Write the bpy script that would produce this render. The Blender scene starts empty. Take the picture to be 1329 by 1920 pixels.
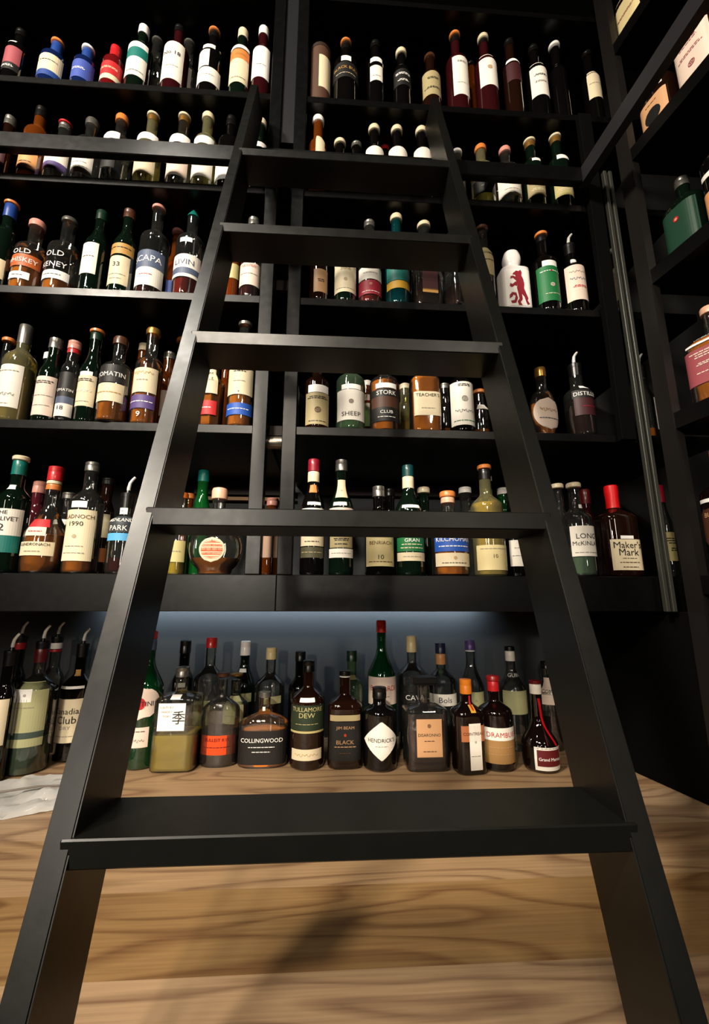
import bpy, bmesh, math, random
from math import sin, cos, pi, radians, sqrt
from mathutils import Vector, Matrix
random.seed(7)
scn = bpy.context.scene
COL = scn.collection

# ------------------------------------------------------------ camera, world, exposure
EYE = 1.33                      # lens height above the floor
def make_camera():
    p, yw, r = 0.20767966, 0.05868629, 0.00187700
    f = Vector((sin(yw)*cos(p), cos(yw)*cos(p), sin(p)))
    ri = Vector((cos(yw), -sin(yw), 0)); up = ri.cross(f)
    R = cos(r)*ri + sin(r)*up; U = -sin(r)*ri + cos(r)*up
    cd = bpy.data.cameras.new('camera'); c = bpy.data.objects.new('camera', cd); COL.objects.link(c)
    m = Matrix((R, U, -f)).transposed().to_4x4(); m.translation = (0, 0, EYE)
    c.matrix_world = m
    cd.sensor_fit = 'VERTICAL'; cd.sensor_height = 24; cd.lens = 10.0; cd.clip_start = .02
    scn.camera = c
make_camera()
w = bpy.data.worlds.new('world'); scn.world = w; w.use_nodes = True
w.node_tree.nodes['Background'].inputs[0].default_value = (.9, .85, .8, 1)
w.node_tree.nodes['Background'].inputs[1].default_value = .0015
scn.view_settings.view_transform = 'Standard'; scn.view_settings.look = 'None'
scn.view_settings.exposure = 0.0; scn.view_settings.gamma = 1
scn.cycles.max_bounces = 8; scn.cycles.transparent_max_bounces = 24
scn.cycles.caustics_reflective = False; scn.cycles.caustics_refractive = False
scn.cycles.sample_clamp_indirect = 4

def lamp(name, kind, loc, target, energy, color, size=.2, size_y=None, spread=None):
    d = bpy.data.lights.new(name, kind); d.energy = energy; d.color = color
    if kind == 'AREA':
        d.size = size
        if size_y: d.shape = 'RECTANGLE'; d.size_y = size_y
        if spread: d.spread = spread
    elif kind == 'SPOT':
        d.shadow_soft_size = size; d.spot_size = spread or 1.2; d.spot_blend = .6
    else: d.shadow_soft_size = size
    o = bpy.data.objects.new(name, d); COL.objects.link(o); o.location = loc
    o.rotation_euler = (Vector(target) - Vector(loc)).to_track_quat('-Z', 'Y').to_euler()
    return o
lamp('ceiling_spotlight', 'SPOT', (-1.55, -1.0, 3.35), (-.15, .95, 2.12), 395, (1, .90, .76), .13, spread=1.14)
lamp('ceiling_spotlight', 'SPOT', (-1.0, -1.6, 3.3), (.15, .95, 1.9), 170, (1, .89, .74), .13, spread=1.3)
lamp('ceiling_spotlight', 'SPOT', (1.1, -2.2, 3.2), (.3, .95, 1.7), 60, (1, .88, .72), .12, spread=1.1)
lamp('ceiling_spotlight', 'SPOT', (-.85, -.15, 3.45), (-.05, .62, 2.0), 85, (1, .94, .82), .09, spread=.75)
lamp('ceiling_spotlight', 'SPOT', (-.55, -1.5, 3.0), (-.05, 1.15, 1.0), 210, (1, .88, .72), .09, spread=.42)  # added spot, brightens the bottle row and the wood around it
lamp('added_back_row_fill', 'SPOT', (-.9, -2.3, 1.95), (-.02, 1.28, 1.10), 150, (1, .9, .76), .08, spread=.5)  # invented low fill that reaches the back row caps under the lowest shelf
lamp('added_glint_light', 'AREA', (-2.3, -2.6, 2.1), (0, .9, 1.7), 11, (1, .88, .74), .12, .7)  # this and the next two: unseen area lights, added for streaks on the glass
lamp('added_glint_light', 'AREA', (1.2, -3.0, 2.0), (0, .9, 1.7), 8, (1, .88, .74), .12, .7)
lamp('added_glint_light', 'AREA', (-.6, -3.3, 2.6), (0, .9, 1.7), 5, (1, .9, .78), .4, .06)
lamp('under_shelf_strip', 'AREA', (-.10, 1.345, EYE+.030), (-.10, 1.402, EYE-.03), 2.3, (.78, .9, 1), 1.16, .012, spread=1.9)

# ------------------------------------------------------------ materials
HEX = dict(W='#f4f0ea', wh='#e9e2d6', cr='#dccdac', crO='#d9c893', pkw='#e3cdbd', pkwF='#e6dccb', pkt='#c9a48c', k='#0b0a0a', dk='#100e0d',
  gr='#8e8b84', g='#8d857a', dgr='#0c2a1c', brn='#4a2a1a', olv='#a3946c', olvd='#4d4a33', ylo='#b9ad74', ylw='#c99a2a', ylg='#a8a67a',
  gold='#b98a45', tan='#a9825a', tanl='#cf9d70', amb='#b5561a', org='#cf7a3a', orgl='#d9995f', orgc='#d2761c', orange='#dd4512', corkp='#d9a98c',
  pnk='#cf8f80', rose='#984850', red='#b81c22', redb='#dd2416', redd='#8a1414', dkred='#5c1014', crim='#8c1428', wred='#c80e12', dkr='#3a1216',
  blu='#1f3f86', blu2='#3a4fa0', blu3='#1f4fa8', navy='#17203f', sky='#4f9ccc', slate='#4c5872', slated='#2a3036', pur='#54407a', teal='#0d6b62',
  teald='#0c3f40', grn='#0e6a36', dgl='#22301e', dgl2='#123a28', gd='#3c4a42', bronze='#9a7444', copper='#a8643c', ring='#c9bda0', disc='#b5481a', clr='#b9b9b0', none='#000000')
def lin(h):
    h = h.lstrip('#'); c = [int(h[i:i+2], 16)/255 for i in (0, 2, 4)]
    return tuple(x/12.92 if x <= .04045 else ((x+.055)/1.055)**2.4 for x in c) + (1,)
_M = {}
def pmat(name, color, rough=.5, metal=0, trans=0, ior=1.45, coat=0, spec=.5):
    if name in _M: return _M[name]
    m = bpy.data.materials.new(name); m.use_nodes = True
    b = m.node_tree.nodes['Principled BSDF']
    b.inputs['Base Color'].default_value = color if not isinstance(color, str) else lin(color)
    b.inputs['Roughness'].default_value = rough; b.inputs['Metallic'].default_value = metal
    b.inputs['Transmission Weight'].default_value = trans; b.inputs['IOR'].default_value = ior
    b.inputs['Coat Weight'].default_value = coat; b.inputs['Specular IOR Level'].default_value = spec
    _M[name] = m; return m
def nt(m): return m.node_tree.nodes, m.node_tree.links, m.node_tree.nodes['Principled BSDF']
def paper(c):
    return pmat('paper_'+c, HEX[c], .55)
def capmat(c):
    if c in ('gr', 'gold'): return pmat('cap_'+c, HEX[c], .3, .8)
    if c == 'k': return pmat('cap_k', '#0b0a0a', .3)
    return pmat('cap_'+c, HEX[c], .35, 0, coat=.3)
def thin_glass(name, tint, density=.0, rough=.03):
    """bottle glass: tinted see-through wall with a mirror sheen that grows to the rim"""
    if name in _M: return _M[name]
    m = bpy.data.materials.new(name); m.use_nodes = True; n = m.node_tree.nodes; l = m.node_tree.links; n.clear()
    out = n.new('ShaderNodeOutputMaterial'); mix = n.new('ShaderNodeMixShader'); tr = n.new('ShaderNodeBsdfTransparent')
    gl = n.new('ShaderNodeBsdfGlossy'); fr = n.new('ShaderNodeFresnel'); fr.inputs['IOR'].default_value = 1.5
    bp = n.new('ShaderNodeBump'); no = n.new('ShaderNodeTexNoise'); no.inputs['Scale'].default_value = 16; bp.inputs['Strength'].default_value = .25
    bp.inputs['Distance'].default_value = .01
    tc = n.new('ShaderNodeTexCoord'); l.new(tc.outputs['Object'], no.inputs['Vector'])
    l.new(no.outputs[0], bp.inputs['Height']); l.new(bp.outputs[0], gl.inputs['Normal']); l.new(bp.outputs[0], fr.inputs['Normal'])
    mm = n.new('ShaderNodeMath'); mm.operation = 'MULTIPLY_ADD'; mm.inputs[1].default_value = 1.5; mm.inputs[2].default_value = .06; mm.use_clamp = True
    l.new(fr.outputs[0], mm.inputs[0])
    tr.inputs[0].default_value = lin(tint); gl.inputs['Roughness'].default_value = rough
    l.new(mm.outputs[0], mix.inputs[0]); l.new(tr.outputs[0], mix.inputs[1]); l.new(gl.outputs[0], mix.inputs[2])
    if density > 0:
        df = n.new('ShaderNodeBsdfDiffuse'); df.inputs[0].default_value = lin(tint)
        mx = n.new('ShaderNodeMixShader'); mx.inputs[0].default_value = density
        l.new(mix.outputs[0], mx.inputs[1]); l.new(df.outputs[0], mx.inputs[2]); l.new(mx.outputs[0], out.inputs[0])
    else: l.new(mix.outputs[0], out.inputs[0])
    _M[name] = m; return m
def dark_glass(name, color): return pmat('glass_'+name, color, .04, 0, coat=.6)
GLASS = dict(
  clr=lambda: thin_glass('glass_clear', '#eceee9', .008), ygl=lambda: thin_glass('glass_straw', '#d6d09a', .10),
  ggl=lambda: thin_glass('glass_pale_green', '#9fc49a', .08), mgr=lambda: thin_glass('glass_green', '#12703a', .14),
  grn=lambda: thin_glass('glass_bright_green', '#1f8a3c', .2), blk=lambda: dark_glass('black', '#070606'),
  dgr=lambda: dark_glass('dark_green', '#07120b'), brn=lambda: dark_glass('brown', '#1a0b06'), dbr=lambda: dark_glass('dark_brown', '#0f0706'),
  amb=lambda: thin_glass('glass_amber', '#a8541c', .2), wine=lambda: dark_glass('wine_red', '#2c0a0d'), blu=lambda: dark_glass('blue', '#0d1b44'),
  red=lambda: dark_glass('red', '#5c0d10'), rose=lambda: dark_glass('rose', '#4a1820'), teald=lambda: dark_glass('teal', '#04292b'),
  ceram=lambda: pmat('white_ceramic', '#ece6e2', .25, coat=.4), W=lambda: pmat('white_ceramic', '#ece6e2', .25, coat=.4),
  tan=lambda: pmat('tube_card', '#4b3122', .6), ylwg=lambda: pmat('glass_yellow', '#c79a2c', .08, coat=.5))
LIQ = dict(a='#e88226', y='#f0cc40', w='#4a0f10', r='#8e2016', d='#2a0f08', g='#6f8a72', o='#2b120b', l='#3a1620')
def liquid(c):
    nme = 'liquid_'+c
    if nme in _M: return _M[nme]
    m = pmat(nme, LIQ[c], .08, 0, trans=.22, ior=1.33); return m
def paint_black(nm='black_paint', base='#050505'):
    m = pmat(nm, base, .3, spec=.32); n, l, b = nt(m)
    tc = n.new('ShaderNodeTexCoord'); mp = n.new('ShaderNodeMapping'); mp.inputs['Scale'].default_value = (9, 9, 9)
    no = n.new('ShaderNodeTexNoise'); no.inputs['Scale'].default_value = 6; no.inputs['Detail'].default_value = 6
    l.new(tc.outputs['Object'], mp.inputs[0]); l.new(mp.outputs[0], no.inputs['Vector'])
    rr = n.new('ShaderNodeMapRange'); rr.inputs[3].default_value = .26; rr.inputs[4].default_value = .39
    l.new(no.outputs[0], rr.inputs[0]); l.new(rr.outputs[0], b.inputs['Roughness'])
    bp = n.new('ShaderNodeBump'); bp.inputs['Strength'].default_value = .08; l.new(no.outputs[0], bp.inputs['Height']); l.new(bp.outputs[0], b.inputs['Normal'])
    return m
BLACK = paint_black()
LADDER = paint_black('ladder_paint', '#0d0d0b')
DULL = pmat('dull_black_board', '#060606', .8, spec=.05)
def ash_wood():
    m = pmat('ash_worktop', '#b98d5c', .58); n, l, b = nt(m)
    tc = n.new('ShaderNodeTexCoord'); sp = n.new('ShaderNodeSeparateXYZ'); l.new(tc.outputs['Object'], sp.inputs[0])
    def math_(op, a, bb=None, c=None):
        q = n.new('ShaderNodeMath'); q.operation = op
        for i, v in enumerate((a, bb, c)):
            if v is None: continue
            if isinstance(v, (int, float)): q.inputs[i].default_value = v
            else: l.new(v, q.inputs[i])
        return q.outputs[0]
    row = math_('FLOOR', math_('DIVIDE', math_('ADD', sp.outputs['Y'], .012), .145))
    wn = n.new('ShaderNodeTexWhiteNoise'); wn.noise_dimensions = '1D'; l.new(row, wn.inputs['W'])
    cb = n.new('ShaderNodeCombineXYZ'); l.new(math_('MULTIPLY_ADD', sp.outputs['X'], 1.9, math_('MULTIPLY', wn.outputs[0], 30)), cb.inputs[0])
    l.new(math_('MULTIPLY', sp.outputs['Y'], 9.5), cb.inputs[1]); l.new(math_('MULTIPLY', row, 3.3), cb.inputs[2])
    big = n.new('ShaderNodeTexNoise'); big.inputs['Scale'].default_value = .75; big.inputs['Detail'].default_value = 1.2; big.inputs['Distortion'].default_value = .35
    l.new(cb.outputs[0], big.inputs['Vector'])
    ring = math_('FRACT', math_('MULTIPLY', big.outputs[0], 13))
    rampr = n.new('ShaderNodeValToRGB'); e = rampr.color_ramp.elements; e[0].position = 0; e[0].color = (.0, .0, .0, 1); e[1].position = .35; e[1].color = (1, 1, 1, 1)
    e2 = e.new(.86); e2.color = (.85, .85, .85, 1); e3 = e.new(1.0); e3.color = (0, 0, 0, 1)
    l.new(ring, rampr.inputs[0])
    fm = n.new('ShaderNodeMapping'); fm.inputs['Scale'].default_value = (6, 240, 1); l.new(tc.outputs['Object'], fm.inputs[0])
    fine = n.new('ShaderNodeTexNoise'); fine.inputs['Scale'].default_value = 1; fine.inputs['Detail'].default_value = 4; l.new(fm.outputs[0], fine.inputs['Vector'])
    val = math_('ADD', math_('MULTIPLY', rampr.outputs[0], .42), math_('MULTIPLY', fine.outputs[0], .62))
    cr = n.new('ShaderNodeValToRGB'); c = cr.color_ramp.elements
    c[0].position = .15; c[0].color = lin('#6a482e'); c[1].position = .85; c[1].color = lin('#a9885f'); l.new(val, cr.inputs[0])
    hs = n.new('ShaderNodeHueSaturation'); l.new(cr.outputs[0], hs.inputs['Color'])
    l.new(math_('MULTIPLY_ADD', wn.outputs[0], .34, .62), hs.inputs['Value']); l.new(math_('MULTIPLY_ADD', wn.outputs[0], -.25, 1.1), hs.inputs['Saturation'])
    l.new(hs.outputs[0], b.inputs['Base Color'])
    return m
WOOD = ash_wood()

# ------------------------------------------------------------ mesh helpers
def finish(name, bm, mats, parent=None, smooth=False, loc=None):
    me = bpy.data.meshes.new(name); bm.to_mesh(me); bm.free()
    for mt in (mats if isinstance(mats, (list, tuple)) else [mats]): me.materials.append(mt)
    if smooth:
        for f in me.polygons: f.use_smooth = True
        me.set_sharp_from_angle(angle=radians(38))
    o = bpy.data.objects.new(name, me); COL.objects.link(o)
    if parent is not None: o.parent = parent
    if loc: o.location = loc
    return o
def box(bm, x0, x1, y0, y1, z0, z1, bev=0):
    vs = [bm.verts.new((x, y, z)) for z in (z0, z1) for y in (y0, y1) for x in (x0, x1)]
    fs = [bm.faces.new([vs[i] for i in q]) for q in ((0, 2, 3, 1), (4, 5, 7, 6), (0, 1, 5, 4), (2, 6, 7, 3), (0, 4, 6, 2), (1, 3, 7, 5))]
    if bev:
        es = list({e for f in fs for e in f.edges})
        bmesh.ops.bevel(bm, geom=es, offset=bev, segments=1, affect='EDGES')
def prism(bm, pts, d):
    """pts: a closed 3-D polygon, extruded by the vector d"""
    a = [bm.verts.new(p) for p in pts]; b = [bm.verts.new(Vector(p) + Vector(d)) for p in pts]; n = len(pts)
    fs = [bm.faces.new(a), bm.faces.new(list(reversed(b)))]
    for i in range(n): fs.append(bm.faces.new((a[i], b[i], b[(i+1) % n], a[(i+1) % n])))
    bmesh.ops.recalc_face_normals(bm, faces=bm.faces[:])
def tube(bm, pts, r, seg=8):
    rings = []
    for i, p in enumerate(pts):
        p = Vector(p); d = (Vector(pts[min(i+1, len(pts)-1)]) - Vector(pts[max(i-1, 0)])).normalized()
        a = d.orthogonal().normalized() if i == 0 else (rings[-1][1] - d*rings[-1][1].dot(d)).normalized()
        bq = d.cross(a); rr = r[i] if isinstance(r, (list, tuple)) else r
        rings.append(([bm.verts.new(p + rr*(cos(2*pi*k/seg)*a + sin(2*pi*k/seg)*bq)) for k in range(seg)], a))
    for (A, _), (B_, _) in zip(rings, rings[1:]):
        for k in range(seg): bm.faces.new((A[k], A[(k+1) % seg], B_[(k+1) % seg], B_[k]))
    bm.faces.new(list(reversed(rings[0][0]))); bm.faces.new(rings[-1][0])
def empty(name, loc, label=None, cat=None, group=None, rz=0):
    o = bpy.data.objects.new(name, None); COL.objects.link(o); o.location = loc; o.rotation_euler = (0, 0, rz); o.empty_display_size = .05
    tag(o, label, cat, group); return o
def tag(o, label=None, cat=None, group=None, kind=None):
    if label: o['label'] = label
    if cat: o['category'] = cat
    if group: o['group'] = group
    if kind: o['kind'] = kind
    return o
def struct(name, x0, x1, y0, y1, z0, z1, m):
    bm = bmesh.new(); box(bm, x0, x1, y0, y1, z0, z1); return tag(finish(name, bm, m), kind='structure')

# ------------------------------------------------------------ room
WALLM = pmat('dark_wall_paint', '#0c0b0a', .7)
CEILM = pmat('ceiling_paint', '#151311', .8)
FLOORM = pmat('dark_floor', '#15110d', .6)
struct('floor', -3, 1.7, -3.6, 1.5, -.06, 0, FLOORM)
struct('ceiling', -3, 1.7, -3.6, 1.5, 3.6, 3.66, CEILM)
struct('wall_back', -3, 1.7, 1.44, 1.5, 0, 3.6, WALLM)
struct('wall_left', -3.06, -3, -3.6, 1.5, 0, 3.6, WALLM)
struct('wall_right', 1.7, 1.76, -3.6, 1.5, 0, 3.6, WALLM)
struct('wall_front', -3, 1.7, -3.66, -3.6, 0, 3.6, WALLM)

# ------------------------------------------------------------ worktop and cabinets
FY = .94                                       # front plane of the back shelves
TOPZ = [EYE+v for v in (.0577, .4014, .7461, 1.0747, 1.395)]
ZC = EYE - .40
bm = bmesh.new(); prism(bm, [(-1.6, .40, ZC-.04), (1.02, .40, ZC-.04), (.86, 1.40, ZC-.04), (-1.6, 1.40, ZC-.04)], (0, 0, .04))
tag(finish('worktop', bm, WOOD), 'long pale ash wood worktop carrying the front rows of bottles', 'worktop')
base = empty('base_cabinet', (-.3, .48, 0), 'black base cabinet under the pale wooden worktop', 'cabinet')
bm = bmesh.new(); box(bm, -1.28, 1.1, 0, .9, 0, ZC-.041); finish('cabinet_body', bm, BLACK, base)
for i in range(4):
    bm = bmesh.new(); box(bm, -1.26+i*.59, -.68+i*.59, -.02, 0, .08, ZC-.06, .002); finish('door', bm, BLACK, base)

# ------------------------------------------------------------ shelving
def rail_grain(): return BLACK
def shelf_unit(name, label, x0, x1, stiles, back_y=1.40):
    u = empty(name, ((x0+x1)/2, FY, ZC), label, 'shelving'); cx = (x0+x1)/2
    for i, z in enumerate(TOPZ):
        th = .0779 if i == 0 else .021
        bm = bmesh.new()
        if i == 0:
            box(bm, x0-cx, x1-cx, 0, .02, z-th-ZC, z-ZC, .0015); box(bm, x0-cx, x1-cx, .02, back_y-FY, z-.022-ZC, z-ZC)
        else: box(bm, x0-cx, x1-cx, .001, back_y-FY, z-th-ZC, z-ZC, .0012)
        finish('shelf_board', bm, BLACK, u)
    bm = bmesh.new(); box(bm, x0-cx, x1-cx, .001, back_y-FY, EYE+1.77-ZC, EYE+1.79-ZC); finish('top_board', bm, BLACK, u)
    bm = bmesh.new(); box(bm, x0-cx, x1-cx, back_y-FY, back_y-FY+.012, TOPZ[1]-.02-ZC, 3.12-ZC); finish('back_panel', bm, DULL, u)
    for a, b in stiles:
        bm = bmesh.new(); box(bm, a-cx, b-cx, -.004, .026, TOPZ[0]-ZC, 3.12-ZC, .0015); finish('stile', bm, BLACK, u)
    return u
left = shelf_unit('shelving_unit', 'black shelving unit of five shelves left of the double post', -1.5, -.1495, [(-.182, -.1495)])
_b = [o for o in left.children if o.name.startswith('shelf_board')][0]
for v in _b.data.vertices:
    if v.co.x > .5: v.co.x += .036
right = shelf_unit('shelving_unit', 'black shelving unit of five shelves behind and right of the ladder', -.1135, .96, [(-.1135, -.081)])
# open back of the lowest shelf: dark brown rear boards and a pale batten
BRN = pmat('brown_rear_board', '#2b1c14', .6)
for nm, x0, x1, z0, z1, m, lb in (('rear_board', -.44, -.116, .341, .374, BRN, 'brown board at the back of the lowest left shelf'),
                         ('batten', -.42, -.116, .322, .333, pmat('pale_batten', '#b98a5a', .5), 'pale wooden batten low behind the round decanter'),
                         ('rear_board', -.08, .62, .345, .374, BRN, 'brown board at the back of the lowest right shelf')):
    bm = bmesh.new(); box(bm, x0, x1, 1.365, 1.383, EYE+z0, EYE+z1); tag(finish(nm, bm, m), lb, 'board')
tag(struct('trim_1', -1.5, .96, 1.402, 1.414, ZC, TOPZ[1]-.021, pmat('backsplash_paint', '#34383b', .6)))
# between the two posts
gp = empty('gap_cover', (-.1315, FY+.004, EYE+1.23), 'blue-black cover board filling the gap between the posts at the top', 'board')
bm = bmesh.new(); box(bm, -.0178, .0178, 0, .012, -.0, .58); finish('cover_board', bm, pmat('blue_black_paint', '#15161a', .45), gp)
for z, zz in ((.395, .42), (.57, .60), (.80, .83), (.88, .93)):
    bm = bmesh.new(); box(bm, -.1493, -.1137, .985, 1.005, EYE+z, EYE+zz); finish('cross_bar', bm, BRN, gp).matrix_parent_inverse = Matrix.Translation(-gp.location)
bm = bmesh.new(); tube(bm, [(-.1493, .972, EYE+.371), (-.1137, .972, EYE+.371)], .0155, 20)
tag(finish('spacer_tube', bm, pmat('satin_metal', '#8a8378', .35, .9), smooth=True), 'short grey metal spacer tube between the two posts', 'tube')
# corner: filler panel, twin rods
fp = empty('filler_panel', (.69, FY-.02, ZC+.0), 'tall plain black panel closing the right end of the shelves', 'panel')
bm = bmesh.new(); box(bm, .004, .040, 0, .018, EYE+.381-ZC, EYE+1.372-ZC, .001); finish('panel_board', bm, DULL, fp)
GREY = pmat('grey_metal_rod', '#34352f', .45, .3)
for x in (.7395, .7545):
    bm = bmesh.new(); box(bm, x-.0045, x+.0045, FY-.03, FY-.018, EYE-.02, EYE+1.16, .001)
    tag(finish('upright_rod', bm, GREY), 'left one of the twin thin grey rods in the corner' if x < .745 else 'right one of the twin thin grey rods in the corner', 'rod')
# ------------------------------------------------------------ right wall shelving, splayed a little
WX = lambda y, off=0: .76 + .16*(FY-y) + off
ru = empty('side_shelving_unit', (WX(.86), .86, ZC), 'black shelving on the right wall running towards the viewer', 'shelving')
ox, oy = WX(.86), .86
def rboard(nm, y0, y1, z0, z1, dx, m, bx=0):
    bm = bmesh.new()
    prism(bm, [(WX(y0, bx)-ox, y0-oy, z0-ZC), (WX(y1, bx)-ox, y1-oy, z0-ZC), (WX(y1, bx)+dx-ox, y1-oy, z0-ZC), (WX(y0, bx)+dx-ox, y0-oy, z0-ZC)], (0, 0, z1-z0))
    return finish(nm, bm, m, ru)
RZ = [EYE+v for v in (.055, .42, .795, 1.165, 1.53)]
for z in RZ: rboard('shelf_board', .15, .888, z-.038, z, .30, BLACK)
rboard('stile', .856, .892, ZC+.001, 3.12, .02, pmat('brown_black_paint', '#0f0b09', .45), -.002)
rboard('back_panel', .15, .90, ZC+.001, 3.12, .015, DULL, .30)
rboard('lower_panel', .15, 1.39, ZC+.001, EYE-.0215, .015, DULL, .005)
# ------------------------------------------------------------ ladder rail
bm = bmesh.new(); box(bm, -1.5, .655, .885, .905, EYE+1.088, EYE+1.135, .002)
rl = tag(finish('ladder_rail', bm, BLACK), 'flat black ladder rail running in front of the fourth shelf', 'rail')
bm = bmesh.new(); prism(bm, [(.655, .905, EYE+1.088), (.655, .880, EYE+1.088), (.690, .30, EYE+1.088), (.710, .30, EYE+1.088), (.675, .905, EYE+1.088)], (0, 0, .047))
tag(finish('ladder_rail', bm, pmat('rail_grey_black', '#232326', .4)), 'grey black ladder rail turning the corner along the right wall', 'rail')
for x in (-1.02, .42):
    bm = bmesh.new(); box(bm, x-.01, x+.01, 0.0, .0, 0, 0) if False else box(bm, x-.01, x+.01, .905, .941, EYE+1.10, EYE+1.122)
    finish('rail_bracket', bm, BLACK, rl)
# ------------------------------------------------------------ ladder
s = .915
XL, XR, LT, Y0, LB, LC = -.1996*s, .2552*s, .0214*s, .4535*s, .3403, .083*s
TH, TD, TAP = .0212*s, .0729*s, .012
TZ = [v*s for v in (1.0183, .7035, .4015, .1056, -.1816)]
ztop = 1.412*s; zbot = -1.33
lad = empty('library_ladder', (0, Y0+LB*zbot, 0), 'tall black wooden library ladder leaning on the rail in front of the shelves', 'ladder')
oy = Y0+LB*zbot
def stile(side):
    bm = bmesh.new(); ring = []
    for z in (zbot, ztop):
        if side < 0: xi, xo = XL-TAP*z, XL-TAP*z-LT
        else: xi, xo = XR+TAP*z, XR+TAP*z+LT
        y = Y0+LB*z-oy
        ring.append([bm.verts.new((x, yy, z+EYE)) for x, yy in ((xi, y), (xo, y), (xo, y+LC), (xi, y+LC))])
    a, b = ring
    bm.faces.new(a); bm.faces.new(list(reversed(b)))
    for k in range(4): bm.faces.new((a[k], b[k], b[(k+1) % 4], a[(k+1) % 4]))
    bmesh.ops.recalc_face_normals(bm, faces=bm.faces[:])
    bmesh.ops.bevel(bm, geom=bm.edges[:], offset=.0012, segments=2, affect='EDGES')
    return finish('side_rail', bm, LADDER, lad)
stile(-1); rs = stile(1)
for z in TZ + [-.447*s-.0, -.72*s-.0, -.99*s, -1.26*s]:
    y = Y0+LB*z-oy; xa, xb = XL-TAP*z-LT*.4, XR+TAP*z+LT*.4
    bm = bmesh.new(); box(bm, xa, xb, y-.002, y+TD, z-TH+EYE, z+EYE, .0012)
    finish('tread', bm, LADDER, lad)
bm = bmesh.new(); tube(bm, [(XR+TAP*1.2-.0005, Y0+LB*1.2*s+.045-oy, EYE+1.24*s-.012), (XR+TAP*1.2-.0005+.004, Y0+LB*1.2*s+.045-oy, EYE+1.24*s-.012)], .006, 12)
finish('bolt_head', bm, pmat('dark_bolt', '#050505', .3, .6), lad)
# ------------------------------------------------------------ lettering
from mathutils.geometry import tessellate_polygon
_T = {}
def glyphs(s):
    """outline mesh of a word, height 1, centred: (verts, faces, width)"""
    if s in _T: return _T[s]
    c = bpy.data.curves.new('t', 'FONT'); c.body = s; c.align_x = 'CENTER'; c.resolution_u = 2
    o = bpy.data.objects.new('t', c); COL.objects.link(o)
    me = o.evaluated_get(bpy.context.evaluated_depsgraph_get()).to_mesh()
    v = [tuple(p.co) for p in me.vertices]; f = [tuple(p.vertices) for p in me.polygons]
    bpy.data.objects.remove(o); bpy.data.curves.remove(c)
    if not v: _T[s] = ([], [], 1); return _T[s]
    x0 = min(p[0] for p in v); x1 = max(p[0] for p in v); y0 = min(p[1] for p in v); y1 = max(p[1] for p in v); h = y1-y0
    _T[s] = ([((p[0]-(x0+x1)/2)/h, (p[1]-(y0+y1)/2)/h) for p in v], f, (x1-x0)/h); return _T[s]
def strip(pts, wd):
    """flat ribbon along 2-D points"""
    v, f = [], []
    for i, p in enumerate(pts):
        a = pts[max(i-1, 0)]; b = pts[min(i+1, len(pts)-1)]; dx, dy = b[0]-a[0], b[1]-a[1]; L = sqrt(dx*dx+dy*dy) or 1
        v += [(p[0]-dy/L*wd, p[1]+dx/L*wd), (p[0]+dy/L*wd, p[1]-dx/L*wd)]
        if i: f.append((2*i-2, 2*i-1, 2*i+1, 2*i))
    return v, f
LION = [[(-.30,.52),(-.10,.62),(.06,.60),(.16,.66),(.24,.56),(.20,.44),(.30,.30),(.34,.12),(.30,-.05),(.40,-.22),(.52,-.40),(.46,-.50),(.60,-.62),(.44,-.66),(.36,-.56),(.28,-.36),
         (.14,-.26),(.16,-.46),(.02,-.56),(.12,-.68),(-.10,-.68),(-.16,-.54),(-.04,-.44),(-.08,-.24),(-.14,-.04),(-.06,.14),(-.20,.20),(-.38,.10),(-.52,.14),(-.56,.02),(-.42,-.02),(-.24,.06),(-.14,.02),(-.16,.24),(-.34,.34),(-.50,.30),(-.46,.40),(-.30,.42),(-.16,.38),(-.20,.46),(-.34,.46)],
        [(-.20,-.22),(-.44,-.20),(-.60,-.30),(-.62,-.44),(-.46,-.38),(-.38,-.30),(-.26,-.34),(-.34,-.50),(-.56,-.52),(-.50,-.62),(-.26,-.60),(-.12,-.42)]]
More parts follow.
